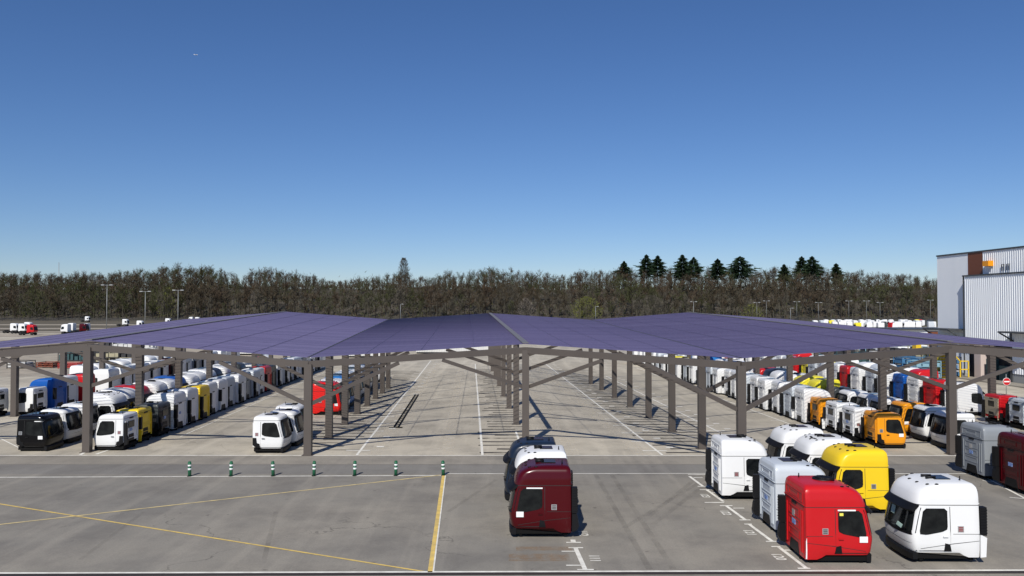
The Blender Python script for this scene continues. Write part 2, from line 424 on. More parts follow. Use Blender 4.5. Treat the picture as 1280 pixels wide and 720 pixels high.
def cab(kind, col, lod, x, y, face, label, group, opts=()):
    """x,y = rear near-camera corner on the ground; face=+1 front to the right, -1 to the left"""
    s = SH[kind]; W = s.w[2][1]
    ja = random.uniform(-1.1, 1.1)
    t = thing('truck_cab', label, 'truck cab', (x, y+W, random.choice((0, 0, 0.0, 0.04, 0.08))), R(ja) if face > 0 else math.pi+R(ja), group)
    pm = P[col]
    def add(name, key, fn, m, par=t): return obj(name, cm((kind,)+key, fn), par, m)
    base = CACHE.get('dummy')
    bo = obj('body', cm((kind, 'body'), lambda: body_bm(s)), t, pm)
    sur = add('windscreen_surround', ('surround',), lambda: windscreen_bm(s, True), M['plastic'])
    add('windscreen', ('windscreen',), lambda: windscreen_bm(s), M['glass'], t)
    if lod == 0: return t
    add('underframe', ('under',), lambda: under_bm(s), M['under'])
    if kind == 'high': add('sun_visor', ('visor',), lambda: visor_bm(s), M['plastic'])
    add('bumper', ('bumper',), lambda: bumper_bm(s), M['plastic'])
    add('air_intake', ('intake',), lambda: intake_bm(s), M['plastic'])
    if 'flare' in opts:
        def fl():
            b = bmesh.new(); ww = s.w[2][1]; pts = [(0.0, 0.18), (-0.20, 0.20), (-0.24, 0.9), (-0.05, 1.0), (0.0, 1.0)]
            a_ = [b.verts.new((x_, ww-0.05, z_)) for x_, z_ in pts]; c_ = [b.verts.new((x_, ww-0.005, z_)) for x_, z_ in pts]
            b.faces.new(a_); b.faces.new(c_[::-1])
            for i in range(5): b.faces.new((a_[i], a_[(i+1) % 5], c_[(i+1) % 5], c_[i]))
            fixn(b); return b
        add('side_flare', ('flare',), fl, pm)
    else: add('mudguard', ('guard',), lambda: guard_bm(s), M['plastic'])
    near = -1 if face > 0 else 1
    for sg in (near,):
        n = 'l' if sg > 0 else 'r'
        add('side_window', ('win', n), lambda: side_patch(s, sg, s.win, 0.014, 1), M['glass'])
        add('step_recess', ('step', n), lambda: step_bm(s, sg), M['plastic'])
    rp = add('rear_panel', ('rear',), lambda: rear_bm(s), M['beige'] if 'beigerear' in opts else pm)
    if 'beigerear' in opts:
        def f():
            b = bmesh.new(); box(b, -0.012, 0.03, -0.98, 0.98, 0.75, 2.12); return b
        add('rear_lining', ('beige',), f, M['beige'])
    add('engine_tunnel', ('reardark',), lambda: reardark_bm(s), M['plastic'])
    add('grip_slot', ('slot',), lambda: (lambda b: (box(b, -0.03, 0.02, -0.24, 0.24, 1.98 if kind == 'high' else 2.03, 2.06 if kind == 'high' else 2.10), b)[1])(bmesh.new()), M['plastic'])
    if kind == 'low' and 'norearwin' not in opts:
        add('rear_window', ('rwin',), lambda: (lambda b: (box(b, -0.02, 0.02, -0.42, 0.42, 1.42, 1.86), b)[1])(bmesh.new()), M['glass'])
    if 'turbine' in opts: add('roof_fan', ('turbine',), lambda: turbine_bm(s), M['plastic'])
    else: add('roof_hatch', ('hatch',), lambda: hatch_bm(s), M['glass'])
    if lod == 1:
        return t
    add('panel_seams', ('seams',), lambda: seam_bm(s), M['seam'])
    far = -near; nf = 'l' if far > 0 else 'r'
    add('side_window', ('win', nf), lambda: side_patch(s, far, s.win, 0.014, 1), M['glass'])
    nn = 'l' if near > 0 else 'r'
    add('door_handle', ('handle', nn), lambda: handle_bm(s, near), pm if kind == 'high' else M['plastic'])
    e = add('emblem', ('emblem', nn), lambda: emblem_parts(s, near), M['silverm'])
    add('emblem_bars', ('emblembar', nn), lambda: emblembar(s, near), M['emblemdark'] if col != 'white' else M['emblemred'], e)
    for y0 in (-0.75, 0.15): add('wiper', ('wiper%g' % y0,), lambda: wiper_bm(s, y0), M['plastic'])
    for hy in (-0.18, 0.18): add('roof_horn', ('horn%g' % hy,), lambda: horn_bm(s, hy), M['plastic'])
    add('antenna_stub', ('antenna',), lambda: antenna_bm(s), M['plastic'])
    if kind == 'high':
        for k, (mx, my) in enumerate(((1.72, -0.82), (1.86, -0.3), (1.86, 0.3), (1.72, 0.82), (1.45, 0.97), (1.45, -0.97))):
            add('roof_marker_light', ('mark%d' % k,), lambda: marker_bm(s, mx, my), M['plastic'])
    if 'fivelights' in opts:
        for k in range(5):
            add('roof_lamp', ('five%d' % k,), lambda: marker_bm(s, 1.75-0.03*abs(k-2), -0.1+0.16*k), M['plastic'])
    if 'doorpaper' in opts:
        add('paper_sheet', ('dp', nn), lambda: sticker(s, near, s.L-0.48, 0.93, 0.30, 0.22), M['paper'])
    if 'topstrip' in opts:
        add('paper_strip', ('ts', nn), lambda: sticker(s, near, 1.52, 1.99, 0.66, 0.05), M['paper'])
    if 'yellownote' in opts:
        add('yellow_note', ('yn', nn), lambda: sticker(s, near, 1.32, 1.84, 0.14, 0.10), M['yellowpaper'])
    if 'frontpaper' in opts:
        def f():
            b = bmesh.new(); patch(b, [(0.15, 1.12), (0.22, 1.26), (0.62, 1.22), (0.55, 1.08)], frontfn(s, 0.04), 2, 0.01); fixn(b); return b
        add('paper_sheet', ('fp',), f, M['greenpaper'])
        def f2():
            b = bmesh.new(); patch(b, [(-0.45, 1.45), (-0.45, 1.75), (-0.15, 1.75), (-0.15, 1.45)], frontfn(s, 0.04), 2, 0.01); fixn(b); return b
        add('windscreen_sticker', ('fp2',), f2, M['greenpaper'])
    if 'bluelabel' in opts or 'twolabels' in opts:
        add('printed_label', ('bl',), lambda: (lambda b: (box(b, -0.022, 0.0, -0.12, 0.22, 1.18, 1.38), b)[1])(bmesh.new()), M['bluelabel'])
    if 'twolabels' in opts:
        add('paper_label', ('wl',), lambda: (lambda b: (box(b, -0.022, 0.0, -0.05, 0.20, 1.48, 1.72), b)[1])(bmesh.new()), M['silverm'])
    if 'whiteflap' in opts:
        add('edge_trim', ('wf', nn), lambda: side_patch(s, near, [(0.0, 0.2), (-0.0, 0.85), (0.03, 0.98), (0.05, 0.2)], 0.02, 0), M['paper'])
    return t

ORD = ['first','second','third','fourth','fifth','sixth','seventh','eighth','ninth','tenth','eleventh','twelfth','thirteenth','fourteenth','fifteenth','sixteenth','seventeenth','eighteenth','nineteenth','twentieth']
ORD += ['twenty-'+o for o in ORD[:9]] + ['thirtieth', 'thirty-first', 'thirty-second', 'thirty-third']
# ---- foreground cabs, placed one by one at the rear near corner
def corner(px, py): g = G(px, py); return g.x, g.y
def at_row(X0, Y): return rowx(X0, Y), Y
gF = 'truck cabs parked in front of the canopy'
x, y = corner(1008, 706); cab('high', 'red', 2, x, y, 1, 'glossy red high-roof truck cab with paper on its door, beside the big white cab', gF, ('turbine','doorpaper','topstrip','yellownote','twolabels','whiteflap'))
x, y = corner(970, 668); cab('high', 'silver', 2, x, y, 1, 'pale silver-white high-roof cab standing between the red cab and another white cab', gF, ('bluelabel',))
x, y = corner(903, 626); cab('high', 'white', 2, x, y, 1, 'white high-roof cab farthest left in the right-hand foreground block, on the bay line', gF, ('bluelabel',))
x, y = corner(1227, 706); cab('high', 'white', 2, x, y, -1, 'large white high-roof cab at front right, dark windscreen with paper facing left', gF, ('frontpaper','flare'))
x, y = corner(1113, 644); cab('high', 'yellow', 2, x, y, -1, 'bright yellow high-roof cab behind the red cab', gF, ())
g0 = G(1085, 618); cab('high', 'white', 2, rowx(19.2, 41.0), 41.0, -1, 'white high-roof cab with five small roof lamps directly behind the yellow cab', gF, ('fivelights',))
cab('high', 'white', 2, rowx(19.2, 44.4), 44.4, -1, 'white high-roof cab at the back of the foreground block, behind the five-lamp cab', gF, ())
x, y = corner(715, 674); cab('high', 'maroon', 2, x, y, -1, 'dark maroon high-roof cab in the middle of the forecourt with white paper on door', gF, ('doorpaper','topstrip'))
cab('high', 'white', 2, rowx(4.35, y+3.35), y+3.35, -1, 'white high-roof cab sandwiched between the maroon cab and a dark navy cab', gF, ())
cab('high', 'navy', 2, rowx(4.2, y+6.4), y+6.4, -1, 'dark navy high-roof cab behind the white one, near the central canopy posts', gF, ())
x, y = corner(1231, 601); cab('high', 'grey', 2, x, y, 1, 'metallic grey high-roof cab with its rear wall to the left, next to a maroon one', gF, ('twolabels',))
cab('high', 'maroon', 2, rowx(27.9, 41.2), 41.2, 1, 'maroon high-roof cab cut off by the right edge, with a blue label on its rear', gF, ('bluelabel',))
cab('low', 'black', 1, G(-165, 572).x, 50.2, 1, 'black low cab added out of view past the left edge to cast its shadow', gF)  # unseen cab, added so its shadow falls into the left edge

# ---- long rows
H_, L_ = 'high', 'low'
def rowspec(spec): return spec
nsk = 0
def build_row(X0, face, start, spec, pitch, rowdesc, group, cornerx=True):
    """spec: list of (kind, colour, opts) or None for a gap"""
    k = 0
    for i, sp in enumerate(spec):
        Y = start+pitch*i
        if sp is None: continue
        kind, col = sp[0], sp[1]; opts = sp[2] if len(sp) > 2 else ()
        xx = rowx(X0, Y)+random.uniform(-0.22, 0.22); Y += random.uniform(-0.05, 0.05)
        rr_ = random.random()
        if kind == 'high' and rr_ < 0.2: opts = tuple(opts)+('turbine',)
        if rr_ > 0.75: opts = tuple(opts)+('doorpaper',)
        if 0.4 < rr_ < 0.7: opts = tuple(opts)+('bluelabel',)
        if 0.25 < rr_ < 0.4 and 'beigerear' not in opts: opts = tuple(opts)+('flare',)
        lod = 2 if Y < 63 else (1 if Y < 125 else 0)
        lab = '%s %s cab, %s along %s' % (col, 'high-roof' if kind == H_ else 'low', ORD[k], rowdesc)
        if 'beigerear' in opts: lab = 'red low cab with beige rear wall, %s in %s' % (ORD[k], rowdesc)
        cab(kind, col, lod, xx, Y, face, lab, group, opts); k += 1
W_, w_ = (H_, 'white'), (L_, 'white'); S_ = (H_, 'silver')
gR = 'truck cabs in long rows on the right'; gL = 'truck cabs in long rows on the left'
R1 = [(L_,'orange',('norearwin',)), w_, w_, (L_,'orange'), W_, S_, W_, W_, W_, S_, W_, W_, W_, (H_,'silver'), (H_,'sky blue'), None, W_, S_, (H_,'white'), (H_,'lemon'), W_, W_, S_, W_, (H_,'orange'), W_, W_, W_, W_, (H_,'orange'), W_]
build_row(27.0, 1, 54.9, R1, 2.83, 'the right row lining the empty aisle', gR)
R2 = [w_, w_, (L_,'orange'), w_, w_, w_, (L_,'dark grey'), (H_,'lemon'), (H_,'lemon'), W_, W_, (H_,'navy'), (H_,'red'), W_, W_, (H_,'blue'), W_, W_, None, (H_,'sky blue'), W_, (H_,'white'), W_, W_, W_]
build_row(33.7, -1, 54.6, R2, 2.9, 'the second right row facing left', gR)
R3 = [w_, (L_,'silver'), (L_,'red',('beigerear',)), None, W_, (H_,'red'), W_, (H_,'blue'), W_, S_, W_, (H_,'red'), W_, W_, S_, (H_,'lemon'), (H_,'red'), W_, W_, S_, W_, (H_,'white'), W_, None, W_, W_, (H_,'red'), W_]
build_row(42.4, 1, 60.0, R3, 2.9, 'the third right row, rears facing left', gR)
R4 = [None]*9+[(H_,'red'), W_, None, (H_,'silver'), W_, None, W_, (H_,'lemon'), W_, W_, None, (H_,'red'), W_, W_, W_]
build_row(49.2, -1, 60.0, R4, 2.9, 'the far right row in front of the racks', gR)
L0 = [w_, w_, w_]
build_row(-14.0, 1, 53.1, L0, 2.6, 'the short left row by the post line', gL)
L0b = [(H_,'brightred',('doorpaper','topstrip')), W_, (H_,'sky blue'), (H_,'navy'), S_, W_, (H_,'dark grey'), W_, (H_,'navy'), (H_,'silver'), None, W_, (H_,'dark grey')]
# near red one gets full detail
for i, sp in enumerate(L0b):
    if sp is None: continue
    Y = 71.9+2.85*i
    cab(sp[0], sp[1], 2 if i == 0 else 1, rowx(-14.0, Y), Y, 1,
        'bright red high-roof cab standing behind the left canopy posts, paper on door' if i == 0 else
        '%s high-roof cab, %s behind the bright red cab' % (sp[1], ORD[i-1]), gL, sp[2] if len(sp) > 2 else ())
L1 = [(L_,'white'), (L_,'yellow',('norearwin',)), (L_,'dark grey'), W_, W_, (H_,'yellow'), W_, W_, S_, W_, (H_,'grey'), S_, W_, (H_,'red'), (H_,'dark grey'), W_, W_, S_, W_, W_, (H_,'grey'), W_, W_, (H_,'dark grey'), W_, W_]
build_row(-22.9, -1, 54.1, L1, 2.85, 'the left row lining the aisle', gL)
L2 = [(L_,'black',('doorpaper','topstrip')), w_, w_, W_, W_, (H_,'red'), W_, W_, (H_,'blue'), W_, W_, W_, (H_,'navy'), W_, W_, (H_,'dark grey'), None, W_, W_, (H_,'red'), W_]
build_row(-29.8, 1, 53.8, L2, 2.9, 'the second left row facing right', gL)
L3 = [w_, (H_,'blue'), W_, (H_,'red'), None, W_, W_, S_, W_, W_, W_, (H_,'maroon'), W_, S_, (H_,'grey'), W_, None, W_, W_, W_, (H_,'dark grey'), W_]
build_row(-38.5, -1, 72.0, L3, 2.95, 'the third left row', gL)
cab('low', 'white', 1, rowx(-41.0, 70.2), 70.2, -1, 'white low cab at the left edge with a dark window, beside the blue cab row', gL)
L4 = [None]*7+[W_, W_, S_, W_, (H_,'white'), None, W_, W_, (H_,'silver'), W_]
build_row(-45.6, 1, 72.0, L4, 2.95, 'the fourth left row before the racks', gL)

# ================================================================== CANOPY
def base_y(row, Z):
    c = {'a':181,'b':181,'f':184,'g':188}
    if row in c: return 384+c[row]/Z
    return {'c':412+157/Z, 'd':369.5+187/Z, 'e':383+207/Z}[row]
AX = dict(a=-736, b=-464, c=-188, d=84, e=354, f=617, g=885)
BY = dict(a=89, b=68, c=89, d=72, e=90, f=70, g=89)
rows = 'abcdefg'; NF = 8
gp = {}; rp = {}
for r in rows:
    for n in range(NF):
        Z = 1+0.163*n; px = 573+AX[r]/Z
        g = G(px, base_y(r, Z)); gp[r, n] = g
        rp[r, n] = Vector((g.x, g.y, AT(px, 358+BY[r]/Z, g.y).z))
can = thing('parking_canopy', 'huge open canopy with purple ridged roof on brown steel posts over the parking lot', 'canopy', (0, 56, 0))
off = Vector((0, 56, 0))
def cobj(name, bm, m):
    for v in bm.verts: v.co -= off
    return obj(name, bm, can, m)
DR = 0.22
for r in rows:
    for n in range(NF):
        b = bmesh.new(); g = gp[r, n]; top = rp[r, n].z-DR-0.2
        box(b, g.x-0.24, g.x+0.24, g.y-0.22, g.y+0.22, 0.03, top); box(b, g.x-0.36, g.x+0.36, g.y-0.34, g.y+0.34, 0.0, 0.028)
        cobj('post', b, M['steel'])
    b = bmesh.new(); P0 = rp[r, 0]; P1 = rp[r, NF-1]
    if r in 'bdf':
        up = Vector((0, 0, 0.075))
        for n in range(NF-1): beam(b, rp[r, n]+up, rp[r, n+1]+up, 0.42, 0.05)
        cobj('ridge_cap', b, M['ridge'])
    else:
        for n in range(NF-1): beam(b, rp[r, n]+Vector((0,0,0.02)), rp[r, n+1]+Vector((0,0,0.02)), 0.16, 0.05)
        cobj('valley_gutter', b, M['gutter'])
for r0, r1 in zip(rows, rows[1:]):
    for n in range(NF):
        A = rp[r0, n]; B = rp[r1, n]; d = Vector((0, 0, DR+0.21))
        b = bmesh.new(); beam(b, A-d, B-d, 0.22 if n == 0 else 0.08, 0.42 if n == 0 else 0.20); cobj('rafter', b, M['steel'])
        if n < 2 or (n == 2 and r0 in 'cd'):
            for (p, qn) in ((A, B), (B, A)):
                f = 0.40; e = p.lerp(qn, f)-Vector((0, 0, DR+0.50)); s0 = p-Vector((0, 0, 2.95)); dx = 0.2 if qn.x > p.x else -0.2
                b = bmesh.new(); beam(b, s0+Vector((dx, 0, 0)), e, 0.16 if n == 0 else 0.10, 0.24); cobj('knee_brace', b, M['steel'])
# roof: close-set louvre blades added to let sun through, one mesh per plane
mroof = mat('purple_louvre_blades', (0.118, 0.106, 0.24), rough=0.5, noise=0.0)
if True:
    nt = mroof.node_tree; bb = nt.nodes['Principled BSDF']; ge = nt.nodes.new('ShaderNodeNewGeometry'); mp = nt.nodes.new('ShaderNodeMapping'); mp.inputs['Scale'].default_value = (0.03, 2.6, 0.03)
    no = nt.nodes.new('ShaderNodeTexNoise'); no.inputs['Scale'].default_value = 1.0; no.inputs['Detail'].default_value = 3; mx = nt.nodes.new('ShaderNodeMix'); mx.data_type = 'RGBA'
    mr = nt.nodes.new('ShaderNodeMapRange'); mr.inputs[1].default_value = 0.35; mr.inputs[2].default_value = 0.65; nt.links.new(no.outputs['Fac'], mr.inputs[0])
    mx.inputs[6].default_value = (0.124, 0.114, 0.228, 1); mx.inputs[7].default_value = (0.080, 0.074, 0.165, 1)
    nt.links.new(ge.outputs['Position'], mp.inputs[0]); nt.links.new(mp.outputs[0], no.inputs['Vector']); nt.links.new(mr.outputs[0], mx.inputs[0]); nt.links.new(mx.outputs[2], bb.inputs['Base Color'])
mbat = mat('roof_batten', (0.082, 0.075, 0.15), rough=0.5)
NB = 230
def rowpt(r, t):
    u = t*(NF-1); i = min(NF-2, int(u)); return rp[r, i].lerp(rp[r, i+1], u-i)
for r0, r1 in zip(rows, rows[1:]):
    b = bmesh.new()
    for k in range(NB+1):
        t = k/NB; A = rowpt(r0, t); B = rowpt(r1, t); sp = (rowpt(r0, min(1, t+1/NB))-rowpt(r0, max(0, t-1/NB))).length/2 if 0 < k < NB else 0.5
        hgt = 0.036
        w1 = Vector((0, 0, hgt)); th = Vector((0, 0.006, 0)); nseg = 1
        vs = [b.verts.new(p) for p in (A, B, B+w1, A+w1, A+th, B+th, B+w1+th, A+w1+th)]
        for f in ((0,1,2,3), (7,6,5,4), (3,2,6,7), (0,4,5,1)): b.faces.new([vs[i] for i in f])
    cobj('sun_pass_louvres', b, mroof)
    for q_ in (0.25, 0.5, 0.75):
        b = bmesh.new()
        for n in range(NF-1):
            beam(b, rp[r0, n].lerp(rp[r1, n], q_)+Vector((0,0,0.022)), rp[r0, n+1].lerp(rp[r1, n+1], q_)+Vector((0,0,0.022)), 0.02, 0.05)
        cobj('roof_batten', b, mbat)

# ================================================================== GROUND
def ground_mat(name, c1, c2, stain=(0.12, 0.11, 0.10), scale=0.06, cracks=0.0, rough=0.9):
    m = bpy.data.materials.new(name); m.use_nodes = True; nt = m.node_tree; b = nt.nodes['Principled BSDF']
    b.inputs['Roughness'].default_value = rough; b.inputs['Specular IOR Level'].default_value = 0.3
    geo = nt.nodes.new('ShaderNodeNewGeometry'); N = nt.nodes.new; Lk = nt.links.new
    def noise(sc, det, rgh=0.55, vec=None):
        n = N('ShaderNodeTexNoise'); n.inputs['Scale'].default_value = sc; n.inputs['Detail'].default_value = det; n.inputs['Roughness'].default_value = rgh
        Lk(vec or geo.outputs['Position'], n.inputs['Vector']); return n.outputs['Fac']
    def ramp(f, a, b_, lo=0.0, hi=1.0):
        r = N('ShaderNodeMapRange'); r.inputs[1].default_value = a; r.inputs[2].default_value = b_; r.inputs[3].default_value = lo; r.inputs[4].default_value = hi
        Lk(f, r.inputs[0]); return r.outputs[0]
    def mix(f, a, b_):
        x = N('ShaderNodeMix'); x.data_type = 'RGBA'
        Lk(f, x.inputs[0])
        for s_, v in ((6, a), (7, b_)):
            if isinstance(v, tuple): x.inputs[s_].default_value = (*v, 1)
            else: Lk(v, x.inputs[s_])
        return x.outputs[2]
    col = mix(ramp(noise(scale, 8, 0.6), 0.38, 0.62), c1, c2)
    col = mix(ramp(noise(0.30, 7, 0.7), 0.44, 0.66, 0, 0.52), col, stain)
    sm = N('ShaderNodeMapping'); sm.inputs['Scale'].default_value = (1.0, 0.06, 1.0); Lk(geo.outputs['Position'], sm.inputs['Vector'])
    col = mix(ramp(noise(0.8, 4, 0.6, sm.outputs[0]), 0.50, 0.68, 0, 0.35), col, tuple(min(1, c*1.28) for c in c1))
    col = mix(ramp(noise(14, 4, 0.7), 0.40, 0.62, 0, 0.26), col, stain)
    sp = ramp(noise(2.2, 2, 0.4), 0.72, 0.78, 0, 0.45); col = mix(sp, col, (0.05, 0.045, 0.04))
    if cracks > 0:
        v = N('ShaderNodeTexVoronoi'); v.feature = 'DISTANCE_TO_EDGE'; v.inputs['Scale'].default_value = 0.13
        ad = N('ShaderNodeMixRGB'); ad.blend_type = 'ADD'; ad.inputs[0].default_value = 1
        nz = N('ShaderNodeTexNoise'); nz.inputs['Scale'].default_value = 0.7; nz.inputs['Detail'].default_value = 7; Lk(geo.outputs['Position'], nz.inputs['Vector'])
        Lk(geo.outputs['Position'], ad.inputs[1])
        sc = N('ShaderNodeVectorMath'); sc.operation = 'SCALE'; sc.inputs[3].default_value = 3.0; Lk(nz.outputs['Color'], sc.inputs[0]); Lk(sc.outputs[0], ad.inputs[2])
        Lk(ad.outputs[0], v.inputs['Vector'])
        gate = ramp(noise(0.11, 2), 0.50, 0.58)
        ck = ramp(v.outputs['Distance'], 0.0, 0.006, cracks, 0)
        mu = N('ShaderNodeMath'); mu.operation = 'MULTIPLY'; Lk(gate, mu.inputs[0]); Lk(ck, mu.inputs[1])
        col = mix(mu.outputs[0], col, (0.05, 0.045, 0.04))
    Lk(col, b.inputs['Base Color'])
    bp = N('ShaderNodeBump'); bp.inputs['Strength'].default_value = 0.25; bp.inputs['Distance'].default_value = 0.01
    Lk(noise(25, 4), bp.inputs['Height']); Lk(bp.outputs['Normal'], b.inputs['Normal'])
    return m
m_lot = ground_mat('lot_asphalt_pale', (0.52, 0.47, 0.375), (0.42, 0.378, 0.30), stain=(0.20, 0.18, 0.15), cracks=0.4)
m_fore = ground_mat('forecourt_asphalt', (0.290, 0.264, 0.218), (0.215, 0.203, 0.178), cracks=0.6)
m_lane = ground_mat('lane_asphalt_grey', (0.225, 0.213, 0.190), (0.190, 0.182, 0.166))
m_apron = ground_mat('apron_concrete', (0.315, 0.285, 0.235), (0.255, 0.232, 0.192))
m_grass = ground_mat('rough_grass', (0.060, 0.072, 0.025), (0.085, 0.075, 0.035), scale=0.03)
m_dry = ground_mat('dry_verge', (0.13, 0.105, 0.065), (0.085, 0.075, 0.045), scale=0.03)
m_pale = ground_mat('pale_gravel_yard', (0.44, 0.38, 0.29), (0.34, 0.30, 0.24), scale=0.03)
def quad(bm, pts):
    bm.faces.new([bm.verts.new(p) for p in pts])
def sheet(name, pts, z, m, label=None):
    b = bmesh.new(); quad(b, [(p[0], p[1], z) for p in pts]); fixn(b)
    if b.faces[:][0].normal.z < 0: bmesh.ops.reverse_faces(b, faces=b.faces[:])
    return struct(name, b, m, label)
sheet('ground', [(-4000,-200),(4000,-200),(4000,6000),(-4000,6000)], 0, m_dry, 'dry ground reaching out to the horizon')
sheet('parking_lot', [(-260,-60),(150,-60),(150,300),(-260,300)], 0.004, m_lot, 'pale asphalt of the big parking lot')
yj = G(640, 581).y; yl = G(640, 592.5).y; ya = G(640, 570).y
sheet('forecourt', [(-120,-40),(120,-40),(120,yl),(-120,yl)], 0.008, m_fore, 'grey patched asphalt forecourt nearest the camera')
sheet('drive_lane', [(-120,yl+0.004),(120,yl+0.004),(120,yj),(-120,yj)], 0.008, m_lane, 'grey asphalt drive lane crossing the picture')
sheet('lane_margin', [(-120,yj+0.06),(120,yj+0.06),(120,ya),(-120,ya)], 0.008, m_apron, 'pale strip of concrete behind the drive lane')
sheet('storage_yard', [(-260,112),(-42,112),(-42,235),(-260,235)], 0.009, m_pale, 'pale gravel yard at left behind the cabs')
sheet('grass_verge', [(60,395),(900,395),(900,640),(60,640)], 0.010, m_grass, 'green grass verge in front of the woods at right')
sheet('truck_park', [(60,300),(420,300),(420,395),(60,395)], 0.012, m_pale, 'far pale yard full of white cabs at right')
for i, (y0, y1) in enumerate(((262, 288), (305, 322), (352, 372), (430, 452))):
    sheet('far_yard', [(-420,y0),(-40,y0),(-40,y1),(-420,y1)], 0.013, m_pale, 'pale strip of distant truck yard at left, %s from the near side' % ORD[i])
# painted lines
def line(bm, p, q_, w, z=0.014):
    a = Vector((p[0], p[1], 0)); b_ = Vector((q_[0], q_[1], 0)); d = (b_-a).normalized(); s = Vector((-d.y, d.x, 0))*w/2
    pts = [a+s, a-s, b_-s, b_+s]
    f = bm.faces.new([bm.verts.new((v.x, v.y, z)) for v in pts])
def gl(bm, x0, y0, x1, y1, w, z=0.014, seg=1):
    a = G(x0, y0); b_ = G(x1, y1)
    for i in range(seg): line(bm, a.lerp(b_, i/seg), a.lerp(b_, (i+1)/seg), w, z)
def up(b):
    for f in b.faces:
        f.normal_update()
        if f.normal.z < 0: f.normal_flip()
b = bmesh.new()
gl(b, -60, 569.5, 1340, 569.8, 0.16); gl(b, -60, 597.2, 552, 594.6, 0.15, 0.016); gl(b, 556, 592.4, 885, 592.0, 0.12, 0.016)
gl(b, 1055, 592.3, 1340, 592.5, 0.12, 0.016)
gl(b, 603, 569, 594, 455, 0.16)
gl(b, 446, 569, 538.5, 451, 0.16); gl(b, 828, 569, 682, 455, 0.16); gl(b, 901.5, 541.5, 757, 470, 0.16)
gl(b, 645, 540, 655, 569, 0.14)
gl(b, 120, 568, 165, 553, 0.18); gl(b, 165, 553, 330, 498, 0.10)
gl(b, 100, 569, 116, 560, 0.2); gl(b, 0, 548, 28, 562, 0.1)
up(b); struct('white_line', b, M['white_line'], 'white painted lines of the lanes and bays')
b = bmesh.new()    # ticks across the long lines
for (x0, y0, x1, y1, n) in ((446,569,538.5,451,22), (828,569,682,455,22), (901.5,541.5,757,470,18)):
    a = G(x0, y0); c = G(x1, y1)
    for i in range(n):
        p = a.lerp(c, (i+0.4)/n); line(b, (p.x-0.95, p.y), (p.x+0.65, p.y), 0.24, 0.018)
        p = a.lerp(c, (i+0.75)/n); line(b, (p.x+0.9, p.y), (p.x+1.40, p.y), 0.42, 0.018)
for i in range(13):
    p = G(965.5, 569).lerp(G(800, 463), 0) ; Y = 57+i*5.8; xx = rowx(25.9, Y); line(b, (xx-0.8, Y), (xx+0.6, Y), 0.14, 0.018)
line(b, (rowx(25.9, 54), 54), (rowx(25.9, 128), 128), 0.14, 0.014)
line(b, (rowx(-21.3, 60), 60), (rowx(-21.3, 120), 120), 0.10, 0.014)
up(b); struct('bay_tick', b, M['white_line'], 'short white ticks crossing the long bay lines')
b = bmesh.new()    # foreground bay line, right
def zz(x, y): return 860+x/5.76, 590+y/5.76
for (x0, y0, x1, y1) in ((10,32,108,105),(135,130,255,215),(275,245,415,348),(440,378,605,500),(650,540,855,697)):
    gl(b, *zz(x0, y0), *zz(x1, y1), 0.15, 0.016)
for (x0, x1, yy) in ((0,150,20),(40,105,43),(70,150,106),(85,155,130),(160,210,150),(120,260,222),(230,320,245),(325,405,263),(370,450,348),(405,460,378),(560,655,503),(600,665,540),(690,740,566),(790,880,697)):
    gl(b, *zz(x0, yy), *zz(x1, yy), 0.13, 0.020)
def z2(x, y): return 690+x/9, 640+y/9
for (x0, y0, x1, y1, w) in ((235,315,240,345,0.2),(160,347,325,347,0.12),(185,407,350,407,0.12),(265,410,375,655,0.17),(108,447,270,447,0.10),(160,605,340,605,0.10),(285,653,470,653,0.12)):
    gl(b, *z2(x0, y0), *z2(x1, y1), w, 0.016 if w > 0.15 else 0.020)
for (x0, y0, x1, y1, w) in ((1188,566,1240,596,0.13),(1215,588,1290,628,0.13),(1228,601,1245,603,0.1),(1262,622,1285,624,0.1)):
    gl(b, x0, y0, x1, y1, w, 0.016)
up(b); struct('bay_line', b, M['white_line'], 'white bay lines with cross ticks on the forecourt')
b = bmesh.new(); gl(b, 554.5, 593.5, 537.5, 716, 0.17, 0.022); up(b); struct('yellow_line', b, M['yellow_line'], 'thick yellow line running toward the camera')
b = bmesh.new(); gl(b, 556.5, 593.5, 541.0, 716, 0.09, 0.020); up(b); struct('white_edge_line', b, M['white_line'], 'thin white edge beside the thick yellow line')
b = bmesh.new(); gl(b, -40, 660.5, 552, 594, 0.14, 0.018, 6); up(b); struct('yellow_line', b, M['yellow_thin'], 'faint yellow line rising to the right')
b = bmesh.new(); gl(b, -40, 624, 536, 716, 0.11, 0.020, 6); up(b); struct('yellow_line', b, M['yellow_line'], 'yellow line falling to the right')
b = bmesh.new(); gl(b, -80, 717.3, 1360, 713.2, 0.15, 0.022); up(b); struct('white_line', b, M['white_line'], 'white line along the drain at the bottom edge')
b = bmesh.new(); gl(b, -80, 719.9, 1360, 715.6, 0.24, 0.022); up(b); struct('drain_channel', b, M['drain'], 'dark iron drain channel along the bottom edge')
b = bmesh.new(); line(b, (-120, yj+0.03), (120, yj+0.03), 0.07, 0.012); gl(b, 700, 476, 990, 476, 0.25, 0.012); gl(b, 640, 592, 1300, 590.2, 0.05, 0.0125)
gl(b, 0, 489, 60, 482, 0.15, 0.012)
up(b); struct('pavement_joint', b, mat('joint_tar', (0.12, 0.11, 0.10), rough=0.8), 'dark tar joints in the pavement')
